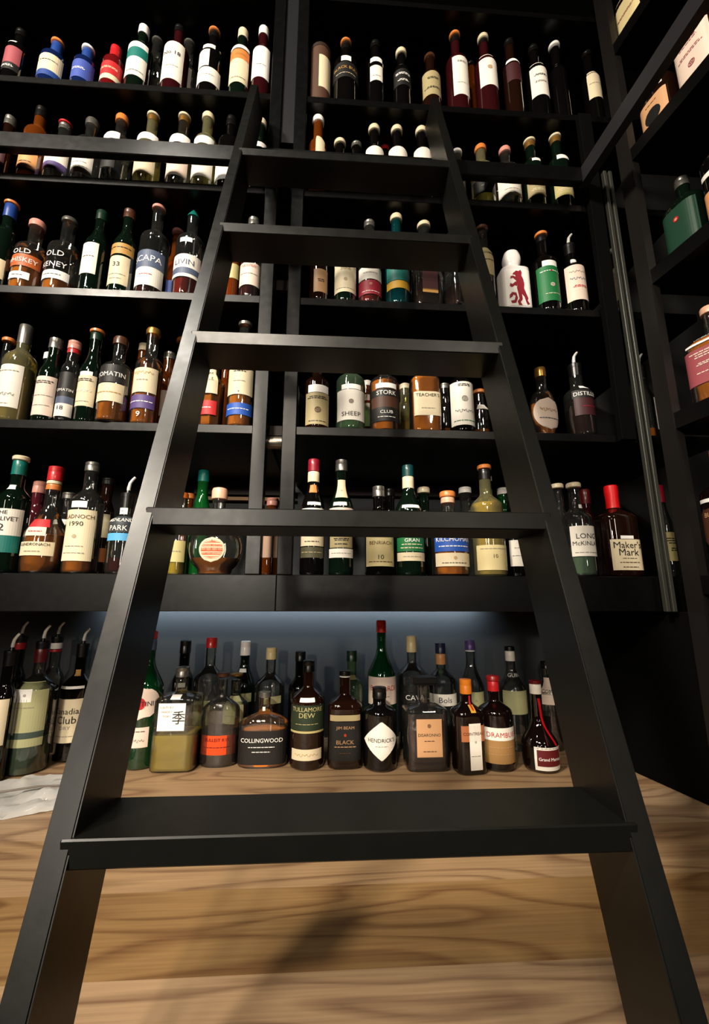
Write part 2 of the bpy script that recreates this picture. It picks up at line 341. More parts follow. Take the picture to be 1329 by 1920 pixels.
def pattern(kind, sz, wlim, rnd):
    """2-D (verts, faces) pieces in metres, centred on 0,0"""
    if kind == '#':
        V, F = [], []; n = max(1, int(sz/.0028)) if sz > .004 else 1
        n = min(n, 3)
        for k in range(n):
            y = (k-(n-1)/2)*sz*.62; wd = wlim*(.38+.5*rnd.random()); x = -wd/2
            while x < wd/2:
                L = rnd.uniform(.004, .010); L = min(L, wd/2-x); hh = min(sz*.16, .0011) if n > 1 else sz*.2
                b = len(V); V += [(x, y-hh), (x+L, y-hh), (x+L, y+hh), (x, y+hh)]; F.append((b, b+1, b+2, b+3)); x += L+.0016
        return V, F
    if kind == '~':
        n = 30; pts = []
        wd = wlim*.75
        for i in range(n):
            t = i/(n-1); pts.append((-wd/2+wd*t+sz*.12*cos(i*2.1), sz*.32*sin(i*1.35)*(1-.4*t)+sz*.1*sin(i*.6)))
        return strip(pts, sz*.045)
    if kind == '*':
        v = [(sz/2*cos(2*pi*i/14), sz/2*sin(2*pi*i/14)) for i in range(14)]; return v, [tuple(range(14))]
    if kind == '@':
        V, F = [], []; R = sz*.62
        for r0, r1, m in ((.80, 1.0, 22), (0.02, .5, 5), (.58, .68, 16)):
            for i in range(m):
                a, b = 2*pi*i/m, 2*pi*(i+(1 if r0 != .02 else .55))/m; q = len(V)
                V += [(R*r0*cos(a), R*r0*sin(a)), (R*r1*cos(a), R*r1*sin(a)), (R*r1*cos(b), R*r1*sin(b)), (R*r0*cos(b), R*r0*sin(b))]; F.append((q, q+1, q+2, q+3))
        return V, F
    v, f, w_ = glyphs(kind)
    k = min(sz, wlim*.94/max(w_, .01)); kx = k
    if w_*k < wlim*.55: kx = k*1.12
    return [(a*kx, b*k) for a, b in v], f

# ------------------------------------------------------------ bottles
# section power, depth ratio, shoulder start, neck start, neck radius
SH = dict(std=(2, 1, .62, .76, .0135), tall=(2, 1, .56, .80, .0130), wide=(2, 1, .58, .72, .0155), bulb=(2, 1, .34, .66, .0140), sq=(6, 1, .66, .74, .0150),
  sqc=(7, .8, .68, .76, .0150), sqr=(3.6, .85, .62, .76, .0135), sqd=(6, .8, .66, .76, .0150), flask=(3.2, .55, .56, .74, .0140), ovb=(2.3, .62, .60, .78, .0125),
  hex=(2, 1, .62, .76, .0135), oval=(2, .5, .30, .68, .0130), decanter=(2, .62, .30, .60, .0150), apoth=(2, 1, .68, .80, .0165), gm=(2, 1, .28, .60, .0135),
  ceram=(4.5, .8, .64, .70, .0200), tube=(2, 1, .96, .97, .0), cut=(2, 1, .60, .72, .0160))
def profile(sh, H, R):
    n, dr, fs, fn, rn = SH[sh]; rn = min(rn, R*.62)
    P = [(.0, R*.88), (.004, R*.985), (.010, R)]
    if sh == 'tube': return [(0, R), (H, R)], n, dr
    if sh in ('oval', 'decanter'):
        zb = fn*H; P = [(.0, R*.55), (.004, R*.6)]
        for i in range(1, 12):
            t = i/12; P.append((.004+(zb-.004)*t, max(R*sqrt(max(1-(2*(t*.94+.02)-1)**2, 0))**.9, rn)))
        P = [(z, max(r, R*.6) if z < zb*.2 else r) for z, r in P]
        P += [(zb, rn*1.05), (zb+.006, rn), (H*.97, rn)]
        return P, n, dr
    zs, zn = fs*H, fn*H
    if sh == 'gm': P = [(0, R*.8), (.006, R*.95), (H*.14, R), (zs, R*.96)]
    if sh == 'bulb': P = [(0, R*.86), (.005, R*.96), (H*.10, R), (zs, R)]
    P.append((zs*.98, R))
    for i in range(1, 11):
        t = i/10; e = .5-.5*cos(pi*t**(.85 if sh in ('tall', 'gm', 'bulb') else 1.25 if sh not in ('apoth', 'sq', 'sqc', 'sqd', 'ceram') else 1.6))
        P.append((zs+(zn-zs)*t, R+(rn-R)*e))
    if sh == 'ceram':
        for i in range(1, 9):
            t = i/8; P.append((zn+(H-zn)*t, rn*.8+ .0075*sin(pi*t) if t < 1 else .004))
        return P, n, dr
    P += [(H*.965, rn)] if zn < H*.95 else []
    if sh not in ('flask',): P.insert(-1, (zn+(H*.965-zn)*.5, rn*1.02))
    return P, n, dr
def sect(r, R, n, dr, seg=28):
    """points of the section of size r; boxy low down, round at the neck"""
    t = max(0, min(1, (r-.016)/(max(R-.016, .001)))); nn = 2+(n-2)*t; d = 1+(dr-1)*t; out = []
    for k in range(seg):
        a = 2*pi*(k+.5)/seg - pi/2; ca, sa = cos(a), sin(a)
        q = (abs(ca)**nn+abs(sa)**nn)**(-1/nn); out.append((r*q*ca, r*q*sa*d))
    return out
def loft(bm, P, R, n, dr, seg=28, shrink=0, close_top=True):
    rings = []
    for z, r in P:
        rr = max(r-shrink, .001); rings.append([bm.verts.new((x, y, z)) for x, y in sect(rr, R, n, dr, seg)])
    for A, B_ in zip(rings, rings[1:]):
        for k in range(seg): bm.faces.new((A[k], A[(k+1) % seg], B_[(k+1) % seg], B_[k]))
    bm.faces.new(list(reversed(rings[0])))
    if close_top: bm.faces.new(rings[-1])
def radius_at(P, z):
    for (a, r0), (b, r1) in zip(P, P[1:]):
        if a <= z <= b: return r0+(r1-r0)*(z-a)/max(b-a, 1e-6)
    return P[-1][1] if z > P[-1][0] else P[0][1]
def lathe(bm, pts, seg=20):
    rings = [[bm.verts.new((r*cos(2*pi*k/seg), r*sin(2*pi*k/seg), z)) for k in range(seg)] for z, r in pts]
    for A, B_ in zip(rings, rings[1:]):
        for k in range(seg): bm.faces.new((A[k], A[(k+1) % seg], B_[(k+1) % seg], B_[k]))
    bm.faces.new(list(reversed(rings[0]))); bm.faces.new(rings[-1])
def put_label(par, P, R, n, dr, L, rnd, small):
    z0, z1, colr, half, cen, texts = L
    h = z1-z0
    if h < .002: return
    shape = 'O' if colr.endswith('O') and colr not in ('crO',) else '<' if colr.endswith('<>') else ''
    key = colr.replace('<>', '').rstrip('F')
    if shape == 'O' : key = key[:-1]
    if key == 'crO' or colr == 'crO': key = 'crO'
    box_ = n > 2.6
    zc = (z0+z1)/2; rc = radius_at(P, zc)
    if half == 0: half = math.degrees(math.asin(min(.96, (h/2*(1.0 if shape == 'O' else .92))/max(rc, .001))))
    ha, ca = radians(half), radians(cen)
    def pos(u, z, off):        # u: metres along the surface from the middle of the label
        r = radius_at(P, z); t = max(0, min(1, (r-.016)/(max(R-.016, .001)))); nn = 2+(n-2)*t; d = 1+(dr-1)*t
        if box_:
            x = max(-.985*r, min(.985*r, u+r*sin(ca))); y = -((1-min(abs(x)/r, .999)**nn)**(1/nn))*r*d
            return (x, y-off, z)
        a = u/max(rc, .001)+ca; q = 1
        return ((r+off)*sin(a), -(r+off)*cos(a)*(d if dr != 1 else 1)-(off if dr != 1 else 0), z)
    W = rc*sin(min(ha, 1.45)) if box_ else rc*ha
    mats, idx = [], {}
    def mi(mm):
        if mm.name not in idx: idx[mm.name] = len(mats); mats.append(mm)
        return idx[mm.name]
    bm = bmesh.new()
    if key != 'none':
        nu, nv = (18, 6) if not shape else (24, 12)
        m0 = mi(paper(key)); g = []
        for j in range(nv+1):
            row = []; tv = -1+2*j/nv
            for i in range(nu+1):
                tu = -1+2*i/nu; k = 1
                if shape == 'O': k = sqrt(max(0, 1-tv*tv)); 
                if shape == '<': k = max(.02, (1-abs(tv)))**.85
                zz = zc+tv*h/2
                row.append(bm.verts.new(pos(tu*W*k, zz, .0006+(.0003 if key in ('slate', 'red', 'dkred') else 0))))
            g.append(row)
        for j in range(nv):
            for i in range(nu):
                f = bm.faces.new((g[j][i], g[j][i+1], g[j+1][i+1], g[j+1][i])); f.material_index = m0
    if not small:
        wl = 2*min(W, rc*1.15)*(.8 if shape else .94)
        for s_, v, mm_, tc in texts:
            zt = z0+h*v
            if s_ == 'LION':
                m1 = mi(paper('crim'))
                for poly in LION:
                    vs = [bm.verts.new(pos(x*rc*1.15, zc+y*h*.72, .0012)) for x, y in poly]
                    for tri in tessellate_polygon([[Vector((x, y, 0)) for x, y in poly]]):
                        f = bm.faces.new([vs[i] for i in tri]); f.material_index = m1
                continue
            if not s_: continue
            V, F = pattern(s_, mm_/1000, wl, rnd)
            m1 = mi(paper(tc))
            vs = [bm.verts.new(pos(a, zt+b, .0014)) for a, b in V]
            for f_ in F:
                try: q = bm.faces.new([vs[i] for i in f_]); q.material_index = m1
                except ValueError: pass
    if not mats: bm.free(); return
    nm = 'neck_label' if zc > .62*par['hh'] else 'price_tag' if (key == 'W' and half < 45 and h < .02) else 'label'
    finish(nm, bm, mats, par)
def put_caps(par, spec, H, rn, P):
    top = H; first = True
    for part in [q for q in spec.split(';') if q]:
        ty, c, hh = part.split(':')
        hh = float(hh)/1000*1.0; bm = bmesh.new(); r = max(rn, .011)
        m = capmat(c)
        if ty == 'scr':
            lathe(bm, [(top-hh, r+.0016), (top-hh*.45, r+.0014), (top-hh*.42, r+.0010), (top-hh*.38, r+.0014), (top-.0015, r+.0012), (top, r-.001)]); nm = 'screw_cap'
        elif ty == 'cps':
            zz = top-hh; rb = min(max(radius_at(P, max(zz, 0))+.0008, r), r*1.5)
            lathe(bm, [(zz, rb), (zz+hh*.5, r+.0010), (top-.002, r+.0008), (top, r-.0005)]); nm = 'neck_foil'
        elif ty == 'cork':
            hh2 = min(hh, .03); lathe(bm, [(top-hh2, r+.0012), (top-hh2+.0015, r+.0032), (top-hh2*.30, r+.0034), (top-hh2*.10, r+.0015), (top, r*.5)]); nm = 'stopper'; hh = hh2
        elif ty == 'cone':
            lathe(bm, [(top-hh, r+.002), (top-hh*.8, r+.001), (top-.002, .004), (top, .002)]); nm = 'stopper'
        elif ty == 'sqcap':
            box(bm, -.031, .031, -.022, .022, top-hh, top-.003, .0015); box(bm, -.026, .026, -.018, .018, top-hh-.004, top-hh+.002, .001); nm = 'square_stopper'
        elif ty == 'wax':
            pts = [(top-hh, radius_at(P, top-hh)+.0012)]
            for i in range(1, 8): z = top-hh+hh*i/8; pts.append((z, radius_at(P, z)+.0012 if i < 5 else r+.0022))
            lathe(bm, pts+[(top-.002, r+.002), (top, r)]); nm = 'wax_seal'
        elif ty == 'pour':
            b = top-.044
            lathe(bm, [(b-.006, r+.0015), (b, r+.002), (b+.004, r+.0018), (b+.005, .006), (b+.012, .0045)]); 
            q = finish('pourer_collar', bm, capmat('k'), par, smooth=True)
            bm = bmesh.new(); tube(bm, [(0, 0, b+.004), (0, 0, b+.018), (.002, 0, b+.030), (.007, 0, b+.038), (.012, 0, top)], [.0045, .0042, .0038, .0034, .003], 10)
            m = pmat('bright_spout', '#dcdcd6', .25, .25); nm = 'pour_spout'; hh = .05
            finish('shoulder_cap', None or _lathe_bm([(b-.030, r+.0006), (b-.006, r+.0010)]), capmat(c if c not in ('W', 'gr') else 'k'), par, smooth=True)
        finish(nm, bm, m, par, smooth=True)
        top -= hh
def _lathe_bm(pts):
    bm = bmesh.new(); lathe(bm, pts); return bm
CATN = dict(whisky_bottle='bottle', liquor_bottle='bottle', gin_bottle='bottle', liqueur_bottle='bottle', vermouth_bottle='bottle', gift_tube='gift tube')
GRP = {5: 'bottles on the top shelf', 4: 'bottles behind the ladder rail', 3: 'bottles on the third shelf', 2: 'bottles on the second shelf', 1: 'bottles on the lowest shelf', 0: 'bottles on the worktop'}
def level_of(z):
    return min(range(6), key=lambda k: abs(([ZC]+TOPZ)[k]-z))
def bottle(name, X, Y, Z, H, R, rot, sh, glass, liq, caps, labels, desc):
    rnd = random.Random(int(X*1e4)+int(Z*100))
    e = empty(name, (X, Y, Z+.0004), desc, CATN[name], GRP[level_of(Z)], radians(rot)); e['hh'] = H
    Hb = H-(.046 if 'pour' in caps else .010 if 'cork' in caps or 'cone' in caps else .016 if 'sqcap' in caps else .002 if caps else 0)
    P, n, dr = profile(sh, Hb, R)
    seg = 8 if sh == 'hex' else 12 if sh == 'cut' else 28 if n < 2.6 else 40
    bm = bmesh.new(); loft(bm, P, R, n, dr, seg)
    nm = 'tube_body' if sh == 'tube' else 'bottle_body'
    body = finish(nm, bm, GLASS[glass](), e, smooth=sh not in ('hex', 'cut'))
    if sh == 'tube':
        bm = bmesh.new(); lathe(bm, [(H-.012, R+.0008), (H, R+.0008)], 28); finish('tube_lid', bm, pmat('tube_lid', '#2a1c14', .5), e, smooth=True)
    if liq and glass in ('clr', 'ygl', 'ggl', 'amb', 'brn', 'mgr'):
        c, f = liq.split('.'); zl = float('.'+f)*Hb*.78
        if glass == 'brn': c = None
        if c:
            PL = [(z, r) for z, r in P if z < zl and z > .003]; PL = [(.0045, P[1][1]*.95)]+PL+[(zl, radius_at(P, zl))]
            bm = bmesh.new(); loft(bm, PL, R, n, dr, seg, shrink=.0022); finish('liquid', bm, liquid(c), e, smooth=sh not in ('hex', 'cut'))
    put_caps(e, caps, H, min(SH[sh][4], R*.62) if SH[sh][4] else R, P)
    for L in labels: put_label(e, P, R, n, dr, L, rnd, False)
    if sh == 'gm':                                     # ribbon and wax seal
        bm = bmesh.new(); g = []
        for i in range(15):
            t = i/14; z = H*.80-(H*.50)*t; a = radians(-5+38*t); r = radius_at(P, z)+.0018; wd = .20*(.016/max(r, .016))
            g.append([bm.verts.new((r*sin(a+s_), -r*cos(a+s_), z)) for s_ in (-wd, 0, wd)])
        for A, B_ in zip(g, g[1:]):
            for k in range(2): bm.faces.new((A[k], A[k+1], B_[k+1], B_[k]))
        finish('ribbon', bm, pmat('red_satin', '#b0121a', .3), e, smooth=True)
    if sh == 'ceram': body.data.materials[0] = GLASS['ceram']()
    del e['hh']
    return e
ROWS = [
('whisky_bottle',-0.9024,0.9724,2.725,0.2035,0.0264,0,'std','blk','','scr:k:25',[(0.0561,0.1136,'rose',60,0,[('',0.5,6,'W')]),(0.0315,0.0561,'dk',60,0,[('#',0.5,6,'W')]),(0.1292,0.1448,'W',25,0,[])],'dark bottle with a rose red label,far left of the top shelf'),
('whisky_bottle',-0.8048,0.9794,2.725,0.1891,0.0334,0,'std','blu','','cork:org:12;cps:blu:40',[(0.04,0.0975,'cr',75,0,[('#',0.6,5,'k')]),(0.0211,0.04,'blu',75,0,[])],'short bottle with cream label over blue and blue neck,on the top shelf'),
('whisky_bottle',-0.715,0.9759,2.725,0.1681,0.0299,0,'std','blu','','cork:W:12;cps:blu:35',[(0.0209,0.0841,'blu2',80,0,[('#',0.5,6,'W')])],'squat blue-labelled bottle between the cream and the red bottle,top shelf'),
('whisky_bottle',-0.6368,0.9747,2.725,0.172,0.0287,0,'std','red','','scr:red:40',[(0.0392,0.0855,'red',80,0,[('#',0.5,6,'cr')]),(0.0221,0.0392,'cr',80,0,[])],'squat all red bottle with red cap on the top shelf'),
('whisky_bottle',-0.5688,0.9785,2.725,0.2663,0.0325,0,'std','dgr','','scr:W:32',[(0.1443,0.1642,'W',60,0,[]),(0.1087,0.1443,'teal',62,0,[]),(0.0407,0.1087,'wh',62,0,[('#',0.25,4,'k')])],'bottle with teal band over white label,pale cap,top shelf left'),
('whisky_bottle',-0.4676,0.9803,2.725,0.2785,0.0343,0,'std','wine','','scr:k:25',[(0.0367,0.1748,'wh',58,0,[('No 18',0.7,13,'k'),('#',0.35,4,'g')])],'dark red bottle with white label numbered 18 on the top shelf'),
('whisky_bottle',-0.3657,0.9806,2.725,0.2793,0.0346,0,'std','blk','','cork:org:10;cps:k:25',[(0.1608,0.1933,'wh',30,0,[]),(0.093,0.1548,'wh',32,-25,[]),(0.0343,0.089,'wh',68,0,[('#',0.5,4,'g')])],'black bottle with two white labels and an orange cap,top shelf'),
('whisky_bottle',-0.2798,0.9766,2.725,0.2794,0.0306,0,'std','dgr','','scr:cr:34',[(0.1685,0.1848,'W',60,0,[]),(0.1282,0.1645,'org',60,0,[('#',0.5,6,'gold')]),(0.0412,0.1282,'cr',60,0,[('#',0.2,4,'k')])],'bottle with orange crest above a cream label,pale cap,top shelf'),
('whisky_bottle',-0.2187,0.9738,2.725,0.2896,0.0278,0,'std','wine','','scr:W:32',[(0.0658,0.1822,'W',62,0,[('#',0.4,4,'g')])],'slim white-labelled bottle nearest the dark post,end of the left top shelf'),
('whisky_bottle',-0.5643,1.05,2.725,0.34,0.0262,0,'std','clr','','cork:gr:10',[],'plain clear bottle in the second row behind the teal banded bottle'),
('whisky_bottle',-0.4651,1.05,2.725,0.34,0.0285,0,'std','clr','','cork:gr:10',[(0.068,0.204,'wh',50,0,[])],'clear bottle half hidden behind the white numbered bottle on the top shelf'),
('gift_tube',-0.047,0.9759,2.725,0.2151,0.0299,0,'tube','tan','','',[(0.046,0.1666,'cr',45,40,[])],'brown and cream gift tube at the left end of the right top shelf'),
('whisky_bottle',0.029,0.9844,2.725,0.2822,0.0384,0,'std','blk','','cork:org:10;cps:k:30',[(0.1508,0.1693,'W',22,0,[]),(0.0899,0.1467,'dk',80,0,[('BLACK BULL',0.62,12,'gold'),('#',0.25,4,'cr')])],'black bottle with gold lettered black label,right top shelf'),
('whisky_bottle',0.1176,0.973,2.725,0.2656,0.027,0,'std','blk','','scr:k:25',[(0.1555,0.1761,'W',40,0,[]),(0.0842,0.1411,'wh',42,0,[('#',0.3,4,'g')])],'black bottle with small white shield label,right top shelf'),
('whisky_bottle',0.1962,0.973,2.725,0.2436,0.027,0,'std','blk','','cork:cr:20',[(0.0753,0.1362,'dk',70,0,[('#',0.7,7,'W'),('#',0.3,6,'W')])],'dark bottle with round cream stopper and grey lettered label,right top shelf'),
('whisky_bottle',0.2842,0.9746,2.725,0.2335,0.0286,0,'std','brn','','cork:brn:14',[(0.0471,0.1365,'olv',72,0,[('#',0.7,7,'dk'),('#',0.3,6,'k')])],"brown bottle with mottled beige label above the ladder's right rail,top shelf"),
('whisky_bottle',0.368,0.9793,2.725,0.34,0.0333,0,'std','wine','','cork:org:12;cps:k:28',[(0.055,0.2036,'wh',48,8,[('#',0.85,6,'g'),('#',0.3,3,'g')])],'dark red bottle with white label and orange cap,right top shelf'),
('whisky_bottle',0.442,1.05,2.725,0.34,0.0237,0,'std','amb','a.5','scr:k:20',[],'small amber bottle between two tall white-labelled bottles,top shelf'),
('whisky_bottle',0.4578,0.979,2.725,0.34,0.033,0,'std','wine','','cork:cr:18;cps:k:20',[(0.0994,0.223,'wh',55,0,[('@',0.55,11,'gold')])],'dark red bottle with a gold emblem on its white label,right top shelf'),
('whisky_bottle',0.5364,0.9723,2.725,0.3149,0.0263,0,'std','brn','','scr:k:25',[(0.2,0.2171,'W',60,0,[]),(0.1264,0.1937,'dkr',60,0,[])],'very dark brown bottle with a white neck band,right top shelf'),
('whisky_bottle',0.615,0.9767,2.725,0.3059,0.0307,0,'std','blk','','scr:k:25',[(0.0761,0.206,'wh',58,-5,[('#',0.6,6,'k'),('#',0.4,6,'g')])],'dark bottle with grey-white label at the right of the top shelf'),
('whisky_bottle',0.6909,0.985,2.725,0.34,0.026,0,'std','blk','','cork:W:14',[],'unlabelled black bottle with shiny stopper,last on the right top shelf'),
('whisky_bottle',0.8073,1.0,2.725,0.34,0.0259,0,'std','blk','','scr:k:20',[(0.1259,0.2387,'cr',58,0,[('#',0.5,5,'g')])],'bottle seen as a cream sliver in the corner bay of the top shelf'),
('whisky_bottle',-0.8765,0.9653,2.4047,0.2043,0.0193,0,'std','brn','','scr:gr:30',[(0.0409,0.1022,'dkr',50,0,[])],'dark bottle cut by the left edge of the photo on the railed shelf'),
('whisky_bottle',-0.8088,0.9757,2.4047,0.2544,0.0297,0,'std','amb','a.6','scr:k:34',[(0.026,0.0771,'orgl',55,0,[('#',0.4,4,'k')])],'amber bottle with orange and cream label and black cap,railed shelf'),
('whisky_bottle',-0.7422,0.9779,2.4047,0.2134,0.0319,0,'std','clr','','cork:red:8;scr:gr:20',[(0.0516,0.0929,'wh',70,0,[('#',0.6,4,'g')]),(0.0278,0.0516,'pur',70,0,[])],'bottle with white label over a purple band,behind the rail'),
('whisky_bottle',-0.6716,0.9776,2.4047,0.2301,0.0316,0,'std','clr','','cork:gr:26',[(0.0192,0.0895,'wh',60,0,[('#',0.75,5,'k'),('#',0.5,4,'g'),('#',0.3,4,'g')])],'bottle with scribbled white label and grey stopper,behind the rail'),
('whisky_bottle',-0.5967,0.9827,2.4047,0.2568,0.0367,0,'std','clr','','cork:org:24',[(0.1366,0.1615,'W',45,-15,[]),(0.0423,0.0908,'dk',30,-5,[])],'clear bottle with orange cork and dark little label,behind the rail'),
('whisky_bottle',-0.5109,0.9782,2.4047,0.2637,0.0322,0,'std','ygl','','cork:cr:10;cps:gold:18',[(0.1426,0.1659,'W',60,0,[]),(0.034,0.0965,'cr',58,0,[('#',0.6,4,'g')])],'yellowish bottle with cream label and gold topped cap,behind the rail'),
('whisky_bottle',-0.4253,0.9778,2.4047,0.2668,0.0318,0,'std','clr','','cork:cr:10;cps:gold:18',[(0.1385,0.1672,'W',60,0,[]),(0.0296,0.0994,'pkw',60,0,[('#',0.8,5,'g')])],'bottle with pinkish white label and gold banded cap,behind the rail'),
('whisky_bottle',-0.3593,0.977,2.4047,0.2755,0.031,0,'std','ygl','','cork:cr:22',[(0.1401,0.1654,'W',60,0,[]),(0.0309,0.1009,'wh',62,0,[('#',0.6,4,'g')])],'white-labelled bottle with tall pale cork just left of the black bottle'),
('whisky_bottle',-0.2942,0.979,2.4047,0.2701,0.033,0,'std','blk','','scr:k:34',[(0.0248,0.0967,'W',62,0,[])],"black-necked bottle with plain white label touching the ladder's left rail"),
('whisky_bottle',-0.2108,0.9711,2.4047,0.2592,0.0251,0,'std','dgr','','cork:cr:24',[(0.14,0.1564,'W',70,0,[])],'bottle with cream stopper and white collar between ladder and dark post'),
('whisky_bottle',-0.0488,0.9717,2.4047,0.2834,0.0257,0,'std','amb','a.7','cork:W:22',[(0.1269,0.2023,'cr',30,20,[])],'amber bottle with white stopper at the left end of the right railed shelf'),
('whisky_bottle',0.0139,0.9687,2.4047,0.2007,0.0227,0,'std','blk','','cork:cr:16',[],'short bottle showing only a cream cork above the top ladder tread'),
('whisky_bottle',0.0605,0.9687,2.4047,0.1943,0.0227,0,'std','blk','','scr:gr:16',[],'short bottle showing only a grey cap above the top ladder tread'),
('whisky_bottle',0.1117,0.9735,2.4047,0.2663,0.0275,0,'std','blk','','cork:cr:20',[(0.1206,0.1684,'wh',65,0,[])],'leftmost of three dark bottles with round corks and white collars'),
('whisky_bottle',0.1527,1.05,2.4047,0.2936,0.023,0,'std','blk','','scr:red:16',[],'short bottle showing only a red cap above the top ladder tread'),
('whisky_bottle',0.1778,0.9751,2.4047,0.2703,0.0291,0,'std','blk','','cork:cr:20',[(0.1258,0.1738,'wh',65,0,[])],'middle of three dark bottles with round corks and white collars'),
('whisky_bottle',0.2495,0.9751,2.4047,0.2723,0.0291,0,'std','blk','','cork:cr:20',[(0.131,0.1775,'wh',65,0,[])],"dark bottle with round cork and white collar beside the ladder's right rail"),
('whisky_bottle',0.3473,0.9669,2.4047,0.1881,0.0209,0,'std','clr','','cork:W:12',[],"clear bottle hidden behind the ladder's right rail,only its shiny side showing"),
('whisky_bottle',0.4236,0.9784,2.4047,0.2268,0.0324,0,'std','ygl','','cork:org:20',[(0.0312,0.0819,'dk',75,0,[('#',0.5,4,'gr')])],'greenish bottle with orange cork and dark label,right railed shelf'),
('whisky_bottle',0.4972,0.9811,2.4047,0.2284,0.0351,0,'std','clr','','cork:pnk:20',[(0.0273,0.1039,'wh',72,0,[('~',0.75,12,'k'),('#',0.3,4,'g')])],'bottle with wide white script label and pink cork,right railed shelf'),
('whisky_bottle',0.5713,0.9747,2.4047,0.2556,0.0287,0,'std','dgr','','cork:cr:10;cps:gold:20',[(0.1516,0.163,'W',25,0,[]),(0.0335,0.0993,'olv',65,0,[('#',0.6,7,'k'),('#',0.3,7,'cr')])],'dark bottle with mottled beige green label,right railed shelf'),
('whisky_bottle',0.6516,0.9758,2.4047,0.2796,0.0298,0,'std','dgr','','cork:cr:10;cps:gold:20',[(0.1653,0.1882,'W',35,0,[]),(0.0389,0.1051,'ylo',65,0,[('#',0.6,7,'k'),('#',0.3,7,'cr')])],'dark bottle with olive yellow label,last on the right railed shelf'),
('whisky_bottle',-0.8352,0.972,2.0761,0.266,0.026,0,'std','dgr','','cork:org:10;cps:blu:40',[(0.0266,0.0798,'cr',60,0,[])],'green bottle with blue neck cut by the left edge,third shelf'),
('whisky_bottle',-0.7713,0.9831,2.0761,0.2225,0.0371,0,'wide','clr','a.55','cork:pnk:22',[(0.0607,0.0943,'amb',70,0,[('OLD',1.25,13,'W'),('WHISKEY',0.5,13,'W')]),(0.0246,0.0441,'W',40,0,[('#',0.5,4,'k')])],'wide clear bottle half full of amber whisky with white painted lettering'),
('whisky_bottle',-0.692,0.9834,2.0761,0.2344,0.0374,0,'wide','clr','a.2','cork:gr:14',[(0.0286,0.0527,'W',60,0,[('#',0.5,4,'k'),('OLD',3.0,15,'W'),('KENEY',1.7,14,'W')])],'nearly empty wide clear bottle with white lettering and grey stopper'),
('whisky_bottle',-0.6085,0.976,2.0761,0.2555,0.03,0,'tall','dgr','','cps:dgr:30',[(0.0471,0.1367,'wh',42,-6,[('#',0.55,4,'k')])],'dark green bottle with one narrow plain white label,third shelf'),
('whisky_bottle',-0.5385,0.9756,2.0761,0.2631,0.0296,0,'tall','dgr','','scr:brn:28',[(0.1078,0.1392,'gold',70,0,[('#',0.6,5,'k')]),(0.0203,0.1015,'cr',60,-4,[('33',0.7,12,'k'),('#',0.35,4,'g'),('#',0.2,4,'g')])],'dark green bottle with gold band over a cream label,third shelf'),
('whisky_bottle',-0.4684,0.9817,2.0761,0.288,0.0357,0,'std','clr','w.35','cork:pnk:12',[(0.0734,0.1234,'slate',72,0,[('SCAPA',0.5,17,'W')]),(0.0213,0.0734,'wh',72,0,[('#',0.6,4,'red')])],'clear bottle with blue-grey label above a white one and dark red drink'),
('whisky_bottle',-0.3765,0.9815,2.0761,0.2838,0.0355,0,'std','clr','r.3','cone:teal:26',[(0.1525,0.1653,'W',25,0,[]),(0.0504,0.1159,'wh',70,0,[('LIVIN',0.65,15,'slate')]),(0.0596,0.0767,'slate',71,0,[])],'clear bottle with pointed teal cap,white label and blue band,next to the ladder'),
('whisky_bottle',-0.4489,1.07,2.0761,0.303,0.0214,0,'std','amb','a.8','cork:pnk:12',[(0.0606,0.1212,'blu2',50,0,[])],'small amber bottle tucked behind the teal capped bottle'),
('whisky_bottle',-0.266,1.0,2.0761,0.2327,0.0179,0,'std','amb','a.6','scr:k:20',[(0.0819,0.1257,'ylo',62,0,[])],"small amber bottle with yellowish label just inside the ladder's left rail"),
('whisky_bottle',-0.2139,0.9731,2.0761,0.2548,0.0271,0,'std','clr','w.3','scr:gr:24',[(0.0345,0.1001,'pkw',68,0,[('#',0.85,6,'pnk'),('#',0.5,4,'g')])],'bottle with pinkish white label and red drink beside the dark post'),
('whisky_bottle',-0.0369,0.971,2.0761,0.2181,0.025,0,'std','brn','','scr:k:24',[(0.0228,0.0903,'tan',45,15,[('#',0.5,8,'k')])],'dim brown bottle with tan label,left end of the right third shelf'),
('whisky_bottle',0.0315,0.9755,2.0761,0.2166,0.0295,0,'std','dgr','','scr:k:24',[(0.0265,0.1185,'cr',68,0,[('#',0.75,7,'olv'),('@',0.4,7,'olv'),('#',0.12,3,'g')])],'bottle with tall patterned cream label,seen below the second tread'),
('whisky_bottle',0.0966,0.9771,2.0761,0.2706,0.0311,0,'std','clr','r.4','scr:gr:20',[(0.0676,0.106,'wh',70,0,[('#',0.5,4,'g')]),(0.0235,0.0644,'crim',70,0,[('@',0.7,6,'pnk'),('#',0.2,3,'W')])],'bottle with white label above a crimson label,seen below the second tread'),
('whisky_bottle',0.171,0.9786,2.0761,0.2981,0.0326,0,'std','teald','','cork:cr:20',[(0.0683,0.1133,'teal',66,0,[]),(0.0445,0.0667,'ylw',67,0,[])],'dark teal bottle crossed by a yellow band,seen below the second tread'),
('whisky_bottle',0.2484,0.9829,2.0761,0.2812,0.0369,4,'sq','clr','d.45','cork:cr:16',[(0.0422,0.1016,'dkr',34,0,[]),(0.0343,0.0454,'gold',34,0,[])],'square clear bottle with dark plum label and gold strip'),
('whisky_bottle',0.3258,0.9739,2.0761,0.2437,0.0279,35,'sq','clr','d.35','cork:k:14',[],'square clear bottle holding dark drink,turned cornerwise by the right ladder rail'),
('whisky_bottle',0.4074,0.9709,2.0761,0.2667,0.0249,0,'std','clr','a.3','cork:brn:12',[(0.0976,0.1888,'olv',62,0,[('#',0.5,5,'k')])],'pale green labelled clear bottle just right of the ladder,third shelf'),
